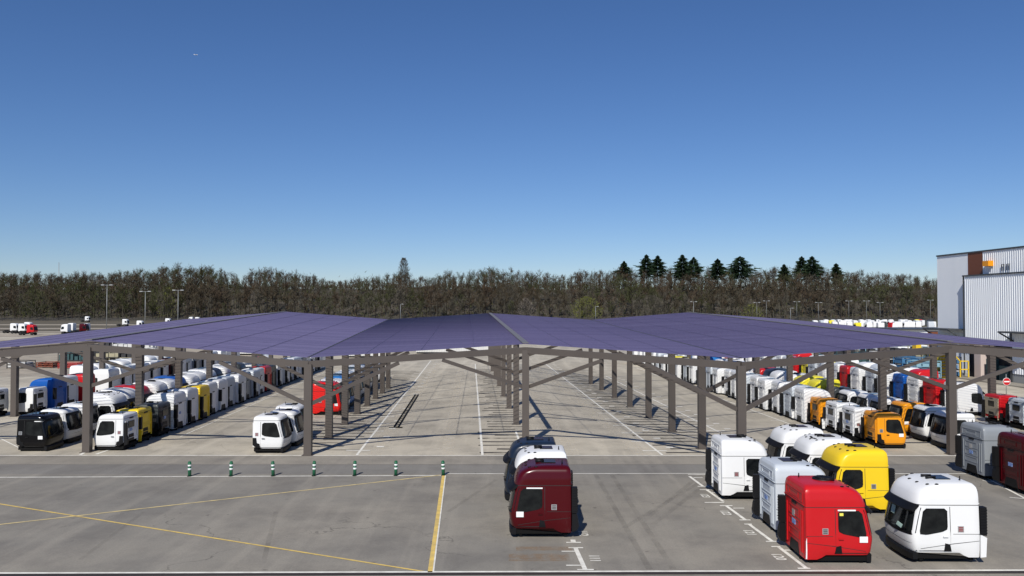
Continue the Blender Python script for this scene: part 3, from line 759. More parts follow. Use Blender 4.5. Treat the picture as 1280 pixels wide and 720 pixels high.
# worn pale bands where old paint was removed, and dark streaks across the bays
def fademat(name, col, amt, sc):
    m = bpy.data.materials.new(name); m.use_nodes = True; nt = m.node_tree; b_ = nt.nodes['Principled BSDF']
    b_.inputs['Base Color'].default_value = (*col, 1); b_.inputs['Roughness'].default_value = 0.9
    g = nt.nodes.new('ShaderNodeNewGeometry'); n = nt.nodes.new('ShaderNodeTexNoise'); n.inputs['Scale'].default_value = sc; n.inputs['Detail'].default_value = 5
    r = nt.nodes.new('ShaderNodeMapRange'); r.inputs[1].default_value = 0.3; r.inputs[2].default_value = 0.7; r.inputs[3].default_value = 0.0; r.inputs[4].default_value = amt
    nt.links.new(g.outputs['Position'], n.inputs['Vector']); nt.links.new(n.outputs['Fac'], r.inputs[0]); nt.links.new(r.outputs[0], b_.inputs['Alpha']); return m
b = bmesh.new()
for (x0, y0, x1, y1, w) in ((559,569,575,462,0.8),(717,569,652,470,0.8),(806,569,672,460,0.9),(467,569,548,455,0.8)):
    gl(b, x0, y0, x1, y1, w, 0.011)
    a = G(x0, y0); c = G(x1, y1)
    for i in range(16):
        p = a.lerp(c, (i+0.5)/16); line(b, (p.x-0.9, p.y), (p.x+0.9, p.y), 0.3, 0.0115)
up(b); struct('worn_band', b, fademat('worn_band', (0.66, 0.60, 0.49), 0.65, 1.2), 'pale worn bands left by removed markings')
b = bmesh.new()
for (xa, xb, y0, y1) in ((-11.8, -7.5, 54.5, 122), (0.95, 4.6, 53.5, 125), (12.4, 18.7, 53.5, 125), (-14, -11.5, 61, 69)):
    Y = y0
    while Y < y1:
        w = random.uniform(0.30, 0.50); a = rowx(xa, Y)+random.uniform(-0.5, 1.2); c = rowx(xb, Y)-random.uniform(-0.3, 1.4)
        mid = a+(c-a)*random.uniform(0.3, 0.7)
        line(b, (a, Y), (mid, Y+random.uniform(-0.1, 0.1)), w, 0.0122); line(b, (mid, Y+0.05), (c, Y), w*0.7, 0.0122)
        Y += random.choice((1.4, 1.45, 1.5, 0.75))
up(b); o = struct('cross_streaks', b, fademat('cross_streak', (0.06, 0.053, 0.045), 1.6, 0.8), 'dark cross streaks lying across the bays')
b = bmesh.new()
for (x0, y0, x1, y1, w) in ((745,594,812,712,0.25),(765,594,842,712,0.25),(868,600,806,650,0.25),(884,604,816,656,0.25),(560,640,620,600,0.2),(780,660,880,600,0.25),(330,700,345,640,0.2),(100,700,180,640,0.2)):
    gl(b, x0, y0, x1, y1, w, 0.0125, 3)
up(b); struct('tyre_marks', b, fademat('tyre_mark', (0.08, 0.07, 0.06), 0.16, 0.9), 'faint dark tyre marks on the forecourt')
b = bmesh.new(); gl(b, 636, 697, 712, 697, 0.9, 0.0128); gl(b, 645, 686, 715, 686, 0.5, 0.0130)
up(b); struct('rust_stain', b, fademat('rust_stain', (0.34, 0.21, 0.11), 0.45, 3.5), 'rusty orange stain before the maroon cab')
# bay numbers
def text(s_, p, rz, size, label):
    c = bpy.data.curves.new('t', 'FONT'); c.body = s_; c.size = size; c.offset = 0.012; c.align_x = 'CENTER'; c.align_y = 'CENTER'
    to = bpy.data.objects.new('t', c); C.objects.link(to)
    dg = bpy.context.evaluated_depsgraph_get(); me = bpy.data.meshes.new_from_object(to.evaluated_get(dg)); bpy.data.objects.remove(to)
    me.materials.clear(); me.materials.append(M['white_line'])
    o = bpy.data.objects.new('bay_number', me); C.objects.link(o); o.location = (p.x, p.y, 0.018); o.rotation_euler = (0, 0, rz)
    o['kind'] = 'structure'; o['label'] = label; o['category'] = 'bay number'
for s_, (px, py) in (('123', zz(120,172)), ('122', zz(268,295)), ('121', zz(442,438)), ('120', zz(650,613)), ('111', z2(475,525)), ('112', z2(345,242))):
    text(s_, G(px, py), R(-90), 0.55, 'white painted bay number %s on the asphalt' % s_)

# steel rack lying on the ground
rk = thing('steel_ladder_rail', 'long black ladder-like steel rail lying on the pale asphalt', 'steel rail', (G(495, 535).x, G(495, 535).y, 0))
a = G(495, 535); c = G(521, 494); d = c-a; per = Vector((d.y, -d.x, 0)).normalized()*0.17
for s_ in (-1, 1):
    b = bmesh.new(); beam(b, per*s_+Vector((0,0,0.09)), d+per*s_+Vector((0,0,0.09)), 0.05, 0.10); obj('side_rail', b, rk, M['under'])
for i in range(22):
    b = bmesh.new(); p = d*((i+0.5)/22); beam(b, p-per+Vector((0,0,0.08)), p+per+Vector((0,0,0.08)), 0.07, 0.04); obj('rung', b, rk, M['under'])
b = bmesh.new(); beam(b, -per*3.2+Vector((0,0,0.05)), per*3.0+Vector((0,0,0.05)), 0.12, 0.06); obj('foot_bar', b, rk, M['under'])

# bollards
bx = [237, 288.7, 341.5, 392.5, 443.4, 494.8, 554.2]
blab = ['leftmost green bollard with white bands on the line', 'second green bollard from the left on the white line', 'third green bollard from the left on the white line', 'green bollard in the middle of the seven on the white line', 'fifth green bollard from the left on the white line', 'green bollard second nearest to the thick yellow line', 'green bollard standing at the top of the thick yellow line']
def boll_body():
    b = bmesh.new(); cyl(b, (0,0,0.02), (0,0,0.80), 0.095, 0.085, 16); cyl(b, (0,0,0.80), (0,0,0.84), 0.09, 0.06, 16); cyl(b, (0,0,0.70), (0,0,0.73), 0.105, 0.105, 16); return b
def boll_base():
    b = bmesh.new(); cyl(b, (0,0,0.0), (0,0,0.035), 0.15, 0.13, 16); return b
for i, px in enumerate(bx):
    g = G(px, 595.5-0.0035*(px-237)); t = thing('bollard', blab[i], 'bollard', (g.x, g.y, 0.0), 0, 'green bollards along the white line')
    t.rotation_euler = (R(random.uniform(-2, 2)), R(random.uniform(-2, 2)), 0)
    obj('post', cm('bollpost', boll_body), t, M['green']); obj('base', cm('bollbase', boll_base), t, M['plastic'])
    def bd(z): 
        b = bmesh.new(); cyl(b, (0,0,z), (0,0,z+0.10), 0.098, 0.097, 16); return b
    for z in (0.36, 0.56): obj('reflective_band', cm('band%g' % z, lambda: bd(z)), t, M['reflect'])

# ================================================================== LIGHT POLES
def pole(px, top_py, Y, label, arms=2, name='light_pole', r=0.12):
    zt = AT(px, top_py, Y).z; x = AT(px, 384, Y).x
    t = thing(name, label, 'light pole', (x, Y, 0), 0, 'light poles around the yards')
    b = bmesh.new(); cyl(b, (0,0,0), (0,0,zt), r*1.3, r*0.8, 8); obj('pole', b, t, M['pole'])
    b = bmesh.new()
    if arms == 2: beam(b, (-1.5,0,zt-0.1), (1.5,0,zt-0.1), 0.12, 0.12)
    elif arms == 1: beam(b, (0,0,zt-0.1), (1.2,0,zt), 0.1, 0.1)
    if arms: obj('arm', b, t, M['pole'])
    else: b.free()
    for sx in {2: (-1.5, 1.5), 1: (1.2,), 0: ()}[arms]:
        b = bmesh.new(); box(b, sx-0.55, sx+0.55, -0.3, 0.3, zt-0.18, zt+0.08); obj('lamp_head', b, t, M['lampglass'])
pole(133.5, 356, 290, 'tallest light pole at left, in front of the woods')
pole(181.5, 364, 300, 'light pole between the tallest one and the third one at left')
pole(222.5, 362.5, 300, 'third light pole from the left, above the purple roof')
for px, ty, lab in ((946,378,'thin'),(958,376,'pale'),(996,377,'slim'),(1023,378,'grey'),(1061,376,'tall'),(1083,376,'thin grey'),(1100,378,'double-headed'),(1163,375,'grey')):
    pole(px, ty, 500, '%s light pole at far right, %s' % (lab, {946:'leftmost of the row before the woods',958:'second of the row before the woods',996:'third of the row before the woods',1023:'fourth of the row before the woods',1061:'fifth of the row before the woods',1083:'sixth of the row before the woods',1100:'seventh of the row before the woods',1163:'next to the white hall corner'}[px]), 2, r=0.09)
pole(744.5, 383, 480, 'short lamp pole beside the yellow-green tree', 1, r=0.14)
pole(500.5, 380, 480, 'lamp pole before the woods below the tall poplar', 1, r=0.14)
pole(867, 377, 480, 'lamp pole before the woods above the right canopy roof', 2, r=0.14)
pole(988, 385, 470, 'short pole with pale lamp at right before the woods', 1, r=0.14)
pole(73, 328, 900, 'thin mast rising above the woods at left', 0, r=0.35)

# ================================================================== BUILDINGS
def corr(name, c1, c2, scale):
    m = bpy.data.materials.new(name); m.use_nodes = True; nt = m.node_tree; b_ = nt.nodes['Principled BSDF']; b_.inputs['Roughness'].default_value = 0.5
    tc = nt.nodes.new('ShaderNodeNewGeometry'); n = nt.nodes.new('ShaderNodeTexNoise'); n.inputs['Scale'].default_value = 0.5; n.inputs['Detail'].default_value = 6
    mp = nt.nodes.new('ShaderNodeMapping'); mp.inputs['Scale'].default_value = (1, 1, 0.15)
    nt.links.new(tc.outputs['Position'], mp.inputs[0]); nt.links.new(mp.outputs[0], n.inputs['Vector'])
    mx = nt.nodes.new('ShaderNodeMix'); mx.data_type = 'RGBA'; mx.inputs[6].default_value = (*c1, 1); mx.inputs[7].default_value = (*c2, 1)
    nt.links.new(n.outputs['Fac'], mx.inputs[0]); nt.links.new(mx.outputs[2], b_.inputs['Base Color']); return m
m_clad = corr('hall_cladding', (0.82, 0.84, 0.86), (0.70, 0.73, 0.76), 1)
m_clad2 = corr('hall_cladding_smooth', (0.82, 0.84, 0.86), (0.72, 0.75, 0.78), 1)
m_brown = mat('brown_panel', (0.16, 0.05, 0.022), rough=0.6)
m_dark = mat('dark_opening', (0.012, 0.012, 0.014), rough=0.7)
m_trim = mat('dark_trim', (0.05, 0.055, 0.06), rough=0.5)
def corr_wall(X, y0, y1, z0, z1, pitch, depth, holes=()):
    """corrugated sheet facing -X with rectangular openings (y0,y1,ztop)"""
    bm = bmesh.new(); n = int((y1-y0)/pitch)
    for i in range(n):
        ya = y0+i*pitch; zs = z0
        for (h0, h1, ht) in holes:
            if h0 <= ya+pitch/2 <= h1: zs = ht
        if zs >= z1: continue
        pts = [(X, ya), (X, ya+pitch*0.45), (X-depth, ya+pitch*0.55), (X-depth, ya+pitch*0.92), (X, ya+pitch)]
        lo = [bm.verts.new((x_, y_, zs)) for x_, y_ in pts]; hi = [bm.verts.new((x_, y_, z1)) for x_, y_ in pts]
        for k in range(4): bm.faces.new((lo[k], hi[k], hi[k+1], lo[k+1]))
    return bm
XW = AT(1172, 384, 119.7).x
slope = -0.05
hall = thing('factory_hall', 'tall white corrugated hall at right edge with a brown roof panel', 'building', (XW, 119.7, 0), 0)
# local frame: y runs away from camera along the lot axis; origin at far left corner
hall.rotation_euler = (0, 0, math.atan(0.05))
def hob(name, bm, m, par=None): return obj(name, bm, par or hall, m)
LY = -75
yA = -(119.7-112.2)      # where the thicker lower volume begins
b = corr_wall(0, yA, 0, 0.4, 16.9, 0.25, 0.012); hob('wall', b, m_clad2)
b = corr_wall(0.0, LY, yA-3.2, 13.9, 16.9, 0.42, 0.05); hob('upper_wall', b, m_clad)
b = bmesh.new(); box(b, -0.04, 0.3, yA-3.2, yA, 13.9, 16.9); hob('brown_panel', b, m_brown)
b = corr_wall(-0.7, LY, yA, 1.2, 13.7, 0.42, 0.06, ((yA-3.6+0.0, yA-2.2, 5.2), (yA-9.4, yA-3.6, 5.2), (yA-2.2, yA-0.0, 5.2))); hob('lower_wall', b, m_clad)
b = bmesh.new(); box(b, -0.72, 0.1, yA-3.6, yA-2.2, 0.0, 5.2); hob('pillar', b, mat('pillar_pinkish', (0.55, 0.46, 0.42), rough=0.7))
b = bmesh.new(); box(b, -0.66, 0.2, LY, yA-9.4, 0.0, 1.22); box(b, -0.66, 0.2, yA, 0.0, 0.0, 0.42); hob('plinth', b, mat('plinth_grey', (0.28, 0.29, 0.29), rough=0.8))
b = bmesh.new(); box(b, -0.85, 0.1, LY, yA+0.1, 13.7, 13.88); box(b, -0.12, 0.3, LY, 0.05, 16.9, 17.1); box(b, -0.75, -0.6, yA, yA+0.12, 0.3, 13.7); hob('edge_trim', b, m_trim)
b = bmesh.new(); box(b, 0.35, 40, LY, -0.05, 0.0, 16.85); hob('hall_core', b, m_clad2)
b = bmesh.new(); box(b, 0.1, 0.34, yA-9.4, yA, 0.0, 5.3); hob('dark_doorway', b, m_dark)
b = bmesh.new(); box(b, 0.0, 40, -0.045, 0.0, 0.4, 16.9); hob('end_wall', b, m_clad2)
for y0, y1 in ((-6.9, -0.5), (yA-15.5, yA-10.0)):
    b = bmesh.new()
    box(b, -2.6, 0, y0, y1, 6.3, 6.5)
    for yy in (y0+0.2, y1-0.2): beam(b, (-2.5, yy, 6.3), (-0.1, yy, 4.9), 0.15, 0.15)
    hob('awning', b, m_trim)
b = bmesh.new(); box(b, -0.85, -0.7, yA-10.0, yA-9.7, 0, 6.3); hob('drain_pipe', b, m_trim)
b = bmesh.new(); box(b, -0.75, 0.0, yA-5.5, yA-4.3, 14.9, 15.6); hob('orange_vent_box', b, P['orange'])
for yy in (yA-7.3, yA-8.3):
    b = bmesh.new()
    beam(b, (-0.15, yy, 14.2), (-0.15, yy, 15.0), 0.07, 0.07); beam(b, (-0.15, yy-0.45, 14.2), (-0.15, yy-0.45, 15.0), 0.07, 0.07); beam(b, (-0.15, yy+0.03, 15.0), (-0.15, yy-0.48, 15.0), 0.07, 0.07)
    hob('wall_bracket', b, m_trim)
for k in range(2):
    b = bmesh.new(); box(b, -0.5, 0.05, yA-8.8+k*2.6, yA-7.0+k*2.6, 0.0, 2.0+0.7*k); hob('doorway_crate', b, M['rackteal'])
# low building behind
lb = thing('low_warehouse', 'low white building with dark roof edge and brown door left of the hall', 'building', (AT(1122, 384, 165).x, 165, 0))
b = bmesh.new(); box(b, 0, 26, 0, 12, 0, 4.9); obj('wall', b, lb, m_clad2)
b = bmesh.new(); box(b, -0.5, 26.5, -0.5, 12.5, 4.9, 5.15); obj('roof_edge', b, lb, m_trim)
b = bmesh.new(); box(b, 6.0, 8.3, -0.06, 0.3, 1.5, 4.6); obj('brown_door', b, lb, m_brown)
# kerb island near the hall
b = bmesh.new(); box(b, -3.6, -0.9, -50, 0, 0, 0.14)
kr = obj('pavement', b, None, m_apron); kr.location = (XW, 119.7, 0.006); kr.rotation_euler = hall.rotation_euler; kr['kind'] = 'structure'; kr['label'] = 'raised pavement along the white hall'; kr['category'] = 'pavement'
# no entry sign
g = G(1258, 497.5)
ns = thing('no_entry_sign', 'round red no entry sign with white bar on a pale post', 'sign', (g.x, g.y, 0))
b = bmesh.new(); cyl(b, (0,0,0.1), (0,0,2.5), 0.035, 0.035, 8); obj('post', b, ns, M['pole'])
b = bmesh.new(); cyl(b, (0,0,0), (0,0,0.14), 0.32, 0.26, 12); obj('base', b, ns, M['rackwhite'])
b = bmesh.new(); cyl(b, (0,-0.05,1.72), (0,-0.09,1.72), 0.40, 0.40, 24); obj('disc_border', b, ns, M['paper'])
b = bmesh.new(); cyl(b, (0,-0.092,1.72), (0,-0.10,1.72), 0.37, 0.37, 24); obj('disc', b, ns, P['red'])
b = bmesh.new(); box(b, -0.28, 0.28, -0.115, -0.101, 1.66, 1.78); obj('bar', b, ns, M['paper'])

# ================================================================== STORAGE RACKS
def rack(px, py, w, d, h, col, levels, label, group, extra=None):
    g = G(px, py); t = thing('storage_rack', label, 'rack', (g.x, g.y, 0), R(random.uniform(-4, 4)), group)
    b = bmesh.new()
    for x_ in (0.05, w-0.05):
        for y_ in (0.05, d-0.05): box(b, x_-0.05, x_+0.05, y_-0.05, y_+0.05, 0, h)
    for k in range(levels+1):
        z = 0.15+(h-0.25)*k/levels
        box(b, 0, w, 0, 0.08, z, z+0.08); box(b, 0, w, d-0.08, d, z, z+0.08); box(b, 0, 0.08, 0.08, d-0.08, z, z+0.08); box(b, w-0.08, w, 0.08, d-0.08, z, z+0.08)
    obj('frame', b, t, M[col])
    b = bmesh.new()
    for k in range(levels):
        z0 = 0.24+(h-0.25)*k/levels; z1 = 0.13+(h-0.25)*(k+1)/levels; x_ = 0.14
        while x_ < w-0.5:
            ww = random.uniform(0.35, 0.9); hh = z0+(z1-z0)*random.uniform(0.45, 0.95)
            box(b, x_, min(w-0.12, x_+ww), 0.15, d-0.15, z0, hh); x_ += ww+random.uniform(0.05, 0.3)
    obj('contents', b, t, M[extra or col])
gr = 'metal storage racks behind the right rows'
for i, (px, py, w, h, col, ex, lab) in enumerate((
    (1046,462,3.2,3.4,'rackteal','rackdark','dark teal storage rack left of the others behind the red cab'),
    (1066,464,3.0,3.0,'rackdark','rackteal','dark rack of parts next to the teal rack'),
    (1082,463,3.0,3.6,'rackpale','rackdark','pale blue-topped rack in the middle of the yard'),
    (1095,468,2.8,3.2,'rackwhite','rackdark','whitish wire rack with dark goods'),
    (1113,464,3.4,2.9,'rackdark','rackdark','black rack behind the blue cab'),
    (1128,470,3.2,2.6,'rackblue','rackblue','blue crate stack behind the red cab row'),
    (1146,474,3.4,2.4,'rackpale','rackpale','light blue container stack beside the canopy post'),
    (1145,462,3.2,3.8,'rackbeige','rackbeige','beige crate stack below the yellow crane beam'),
    (1160,463,2.6,4.2,'rackwhite','rackpale','tall pale rack right of the beige crates'),
    (1105,455,6.0,3.0,'rackteal','rackdark','long dark rack at the back of the yard'),
    (1030,458,4.0,2.6,'rackdark','rackpale','low dark rack partly behind white cabs'),
    (1178,472,2.6,2.8,'rackdark','rackblue','dark slatted rack in front of the yellow machine'))):
    rack(px, py, w, 2.4, h, col, 3, lab, gr, ex)
gl_ = 'piles of parts behind the left rows'
for i, (px, py, w, h, col, ex, lab) in enumerate((
    (8,461,3.0,1.2,'rackdark','rackwhite','low rack of pale parts at the far left edge'),
    (45,460,2.6,0.9,'rust','rust','rust-brown low rack at the left yard edge'),
    (72,461,3.0,0.9,'rackred','rackred','low red rack beside the piles of frames'),
    (72,452,5.0,2.8,'rackdark','rackteal','dark rack of frames behind the red rack'),
    (100,457,5.0,2.6,'rackteal','rackdark','teal and dark rack of axles, left of middle'),
    (118,458,4.0,2.8,'rackdark','rackbeige','dark rack with beige parts in the left yard'),
    (136,458,4.5,2.6,'rackbeige','rackdark','beige rack with dark frames in the left yard'),
    (155,456,4.0,2.8,'rackwhite','rackbeige','white shelving rack right of the beige one'),
    (84,446,9.0,3.0,'rackdark','rackdark','long dark rack at the rear of the left yard'),
    (140,447,8.0,3.2,'rackwhite','rackwhite','long white rack at the rear of the left yard'))):
    rack(px, py, w, 2.6, h, col, 2, lab, gl_, ex)
# yellow machine
g = G(1176, 473); ym = thing('yellow_machine', 'tall yellow machine housing with dark ladder and handrail', 'machine', (g.x, g.y, 0))
b = bmesh.new(); box(b, 0, 1.6, 0, 3, 0, 3.3); box(b, 0.3, 1.5, 0.4, 2.6, 3.3, 3.8); obj('housing', b, ym, M['rackyellow'])
b = bmesh.new()
for k in range(8): box(b, -0.3, 1.0, -0.4, -0.05, 0.3+0.4*k, 0.42+0.4*k)
obj('ladder', b, ym, M['rackdark'])
b = bmesh.new()
for p0, p1 in (((2.6,0,0),(2.6,0,2.3)),((3.7,0,0),(3.7,0,2.3)),((2.6,0,2.3),(3.7,0,2.3)),((2.6,0,1.2),(3.7,0,1.2)),((2.6,0,2.3),(1.7,0,3.3))): beam(b, p0, p1, 0.14, 0.14)
obj('handrail', b, ym, M['rackyellow'])
g = G(1131, 462); cr = thing('yellow_gantry', 'yellow overhead gantry beam above the storage racks', 'crane', (g.x, g.y, 0))
b = bmesh.new(); box(b, 0, 3.6, 0, 0.6, 2.6, 3.0); box(b, 1.6, 2.4, -0.3, 0.9, 3.0, 3.9); obj('beam', b, cr, M['rackyellow'])
for xx in (0.1, 3.2):
    b = bmesh.new(); box(b, xx, xx+0.25, 0.1, 0.4, 0, 2.6); obj('leg', b, cr, M['rackyellow'])

# ================================================================== DISTANT TRUCKS
def tractor(px, py, col, face, label, chassis=True, sc=1.0):
    g = G(px, py); t = thing('tractor_truck', label, 'truck', (g.x, g.y, 0), 0 if face > 0 else math.pi, 'distant trucks in the left yard')
    s = SH['high']
    o = obj('cab', cm(('high', 'body'), lambda: body_bm(s)), t, P[col]); o.location = (3.2, 0, 0.75)
    o = obj('windscreen', cm(('high', 'surround'), lambda: windscreen_bm(s, True)), t, M['plastic']); o.location = (3.2, 0, 0.75)
    o = obj('side_window', cm(('high', 'win', 'r' if face > 0 else 'l'), lambda: side_patch(s, -1 if face > 0 else 1, s.win, 0.014, 1)), t, M['glass']); o.location = (3.2, 0, 0.75)
    def ch():
        b = bmesh.new(); box(b, 0, 5.4, -0.5, 0.5, 0.6, 0.95); box(b, 1.6, 2.8, -1.1, 1.1, 0.4, 0.95); box(b, 0.6, 1.6, -0.6, 0.6, 0.95, 1.15); return b
    obj('chassis', cm('chassis', ch), t, M['plastic'])
    def wh():
        b = bmesh.new(); cyl(b, (0,-0.2,0), (0,0.2,0), 0.5, 0.5, 14); return b
    for x_ in (1.0, 4.9):
        for y_ in (-1.0, 1.0):
            w = obj('wheel', cm('twheel', wh), t, M['rubber']); w.location = (x_, y_, 0.5)
for a_ in ((4,416.5,'white',1,'white tractor truck at the far left edge of the distant yard'),
           (14,417,'white',1,'white tractor truck just left of the red one'),
           (24,419,'red',1,'red tractor truck in the distant left yard'),
           (22,414,'white',1,'white tractor truck behind the red one'),
           (98,418,'white',-1,'white tractor truck left of a maroon one in the yard'),
           (90,417,'maroon',1,'maroon tractor truck between white ones'),
           (104,416,'white',-1,'white tractor truck right behind the maroon one'),
           (122,416.5,'white',-1,'white tractor truck beside the tallest light pole'),
           (146,408,'white',1,'white tractor truck between two light poles in the yard'),
           (101,402.5,'white',1,'small far white truck before the woods at left'),
           (163,411,'white',1,'white truck just above the purple roof edge'),
           (200,406.5,'white',1,'white truck between the second and third light poles'),
           (238,404,'white',1,'white truck peeking over the purple roof'),
           (248,403.5,'white',-1,'rightmost white truck peeking over the purple roof')):
    tractor(*a_)
rnd = random.Random(3)
cols = ['white']*10+['silver','lemon','red','dark grey','white']
lod0 = 0
for row, (py, xs, xe) in enumerate(((408.2, 1016, 1172), (410.6, 1040, 1174), (412.6, 1075, 1122), (406.8, 1030, 1165))):
    px = xs; k = 0
    while px < xe:
        c = rnd.choice(cols); g = G(px, py)
        lab = '%s cab in the distant yard at right before the grass verge' % c
        s = SH['high']; t = thing('distant_truck_cab', lab, 'truck cab', (g.x, g.y, 0), rnd.choice((0, math.pi))+rnd.uniform(-0.2, 0.2), 'distant %s cabs in the right yard' % c)
        o = obj('body', cm(('high', 'body'), lambda: body_bm(s)), t, P[c]); o.location.z = 0.25
        o = obj('windscreen', cm(('high', 'surround'), lambda: windscreen_bm(s, True)), t, M['plastic']); o.location.z = 0.25
        px += rnd.uniform(6.5, 10); k += 1
# pale vehicles / containers seen in the gap above the front beam
for i, (px, py, w, col, lab) in enumerate(((430,447,7,'rackwhite','white container seen in the gap above the front beam, left of the aisle'),(520,442,16,'rackwhite','long white trailer box at the far end of the empty aisle'),(800,447,9,'rackwhite','white box container behind the right cab row'),(272,444,10,'rackwhite','white container seen above the left cab rows'),(150,440,6,'rackwhite','short white container above the left post'))):
    g = G(px, py); t = thing('container', lab, 'container', (g.x, g.y, 0))
    b = bmesh.new(); box(b, 0, w, 0, 2.5, 0.3, 2.0)
    for k in range(int(w/0.5)): box(b, 0.1+k*0.5, 0.3+k*0.5, -0.05, 0.0, 0.4, 1.9)
    obj('box', b, t, M[col])
    b = bmesh.new(); box(b, 0.1, w-0.1, 0.2, 2.3, 0, 0.3); obj('skids', b, t, M['under'])

# ================================================================== WOODS
def hz(x, y):
    if y < 590: return 0.0
    t = min(1, (y-592)/110); t = t*t*(3-2*t)
    return 25*t
bm = bmesh.new(); nx, ny = 60, 14; g_ = []
for j in range(ny+1):
    y_ = 588+j*(500/ny)
    g_.append([bm.verts.new((-1100+i*(2200/nx), y_, hz(0, y_)+(random.uniform(-0.6, 0.6) if j > 1 else -0.5 if j == 0 else 0))) for i in range(nx+1)])
for j in range(ny):
    for i in range(nx): bm.faces.new((g_[j][i], g_[j][i+1], g_[j+1][i+1], g_[j+1][i]))
for f in bm.faces: f.smooth = True
struct('wooded_hill', bm, ground_mat('woodland_floor', (0.050, 0.040, 0.026), (0.035, 0.034, 0.018), scale=0.05), 'low wooded hill behind the yards')
def woodmat(name, col, var=0.3):
    return mat(name, col, rough=0.9, spec=0.1, noise=0.9, nscale=0.35, col2=tuple(c*(1-var) for c in col))
WM = [woodmat('twigs_brown', (0.078, 0.062, 0.040)), woodmat('twigs_redbrown', (0.088, 0.062, 0.040)), woodmat('twigs_olive', (0.066, 0.072, 0.030)), woodmat('twigs_grey', (0.100, 0.090, 0.070)),
      woodmat('bark_grey', (0.088, 0.080, 0.062)), woodmat('bark_dark', (0.05, 0.042, 0.034)), woodmat('leaf_new_green', (0.16, 0.17, 0.045)), woodmat('needles_dark', (0.022, 0.040, 0.020)), woodmat('blossom_pale', (0.19, 0.165, 0.14))]
def sliver(verts, faces, mats, p, d, l, w, mi, rn):
    d = d.normalized(); s = d.cross(Vector((rn.uniform(-1,1), rn.uniform(-1,1), rn.uniform(-1,1))))
    if s.length < 1e-3: s = Vector((1,0,0))
    s = s.normalized()*w/2; n = len(verts)
    verts += [p-s, p+s, p+d*l+s*0.25, p+d*l-s*0.25]; faces.append((n, n+1, n+2, n+3)); mats.append(mi)
def trunkgeo(verts, faces, mats, a, b_, r0, r1, mi, ns=4):
    n = len(verts)
    for p, r in ((a, r0), (b_, r1)):
        for i in range(ns):
            an = 2*math.pi*i/ns+0.3; verts.append(p+Vector((r*math.cos(an), r*math.sin(an), 0)))
    for i in range(ns): faces.append((n+i, n+(i+1) % ns, n+ns+(i+1) % ns, n+ns+i)); mats.append(mi)
def bare_tree(tv, tf, tm, cv, cf, cmt, base, h, wd, mi, bark, rn, dens_=1.0, crown0=0.35):
    top = base+Vector((rn.uniform(-.04,.04)*h, rn.uniform(-.04,.04)*h, h*0.85))
    trunkgeo(tv, tf, tm, base, top, h*0.014+0.08, 0.04, bark)
    limbs = []
    for i in range(9):
        t = rn.uniform(crown0*0.9, 0.9); p = base.lerp(top, t); an = rn.uniform(0, 2*math.pi)
        reach = wd*(1-0.55*abs(t-0.55)/0.45)*rn.uniform(0.6, 1.0)
        e = p+Vector((math.cos(an)*reach, math.sin(an)*reach, h*rn.uniform(0.12, 0.28)))
        e.z = min(e.z, base.z+h)
        trunkgeo(cv, cf, cmt, p, e, 0.10+h*0.003, 0.03, bark, 3); limbs.append((p, e))
    limbs.append((base.lerp(top, 0.6), base+Vector((0,0,h*0.97))))
    for k in range(int(250*dens_)):
        p0, e0 = rn.choice(limbs); p = p0.lerp(e0, rn.uniform(0.25, 1.0))
        d = Vector((rn.gauss(0, .55), rn.gauss(0, .55), rn.uniform(0.1, 1.2)))
        l = rn.uniform(0.9, 2.6)*h/18
        sliver(cv, cf, cmt, p+Vector((rn.gauss(0,.5), rn.gauss(0,.5), rn.gauss(0,.4))), d, l, rn.uniform(0.08, 0.30)*max(.8, h/18), mi if rn.random() < 0.8 else bark, rn)
def finish(name, v, f, m_, mats):
    me = bpy.data.meshes.new(name); me.from_pydata([tuple(p) for p in v], [], f)
    for x_ in mats: me.materials.append(x_)
    me.polygons.foreach_set('material_index', m_); me.update(); return me
prof = [(-80,338),(0,336),(30,339),(60,341),(100,341),(150,336),(200,333),(255,330),(275,337),(290,341),(330,334),(360,337),(395,343),(420,350),(430,354),(445,347),(480,343),(500,338),(520,343),(560,339),(600,337),(640,334),(680,338),(720,340),(750,338),(780,332),(810,334),(850,335),(900,337),(950,334),(1000,332),(1050,336),(1100,336),(1130,343),(1165,347),(1200,345),(1300,345),(1400,345)]
rn = random.Random(11)
V = []; Fc = []; Mi = []
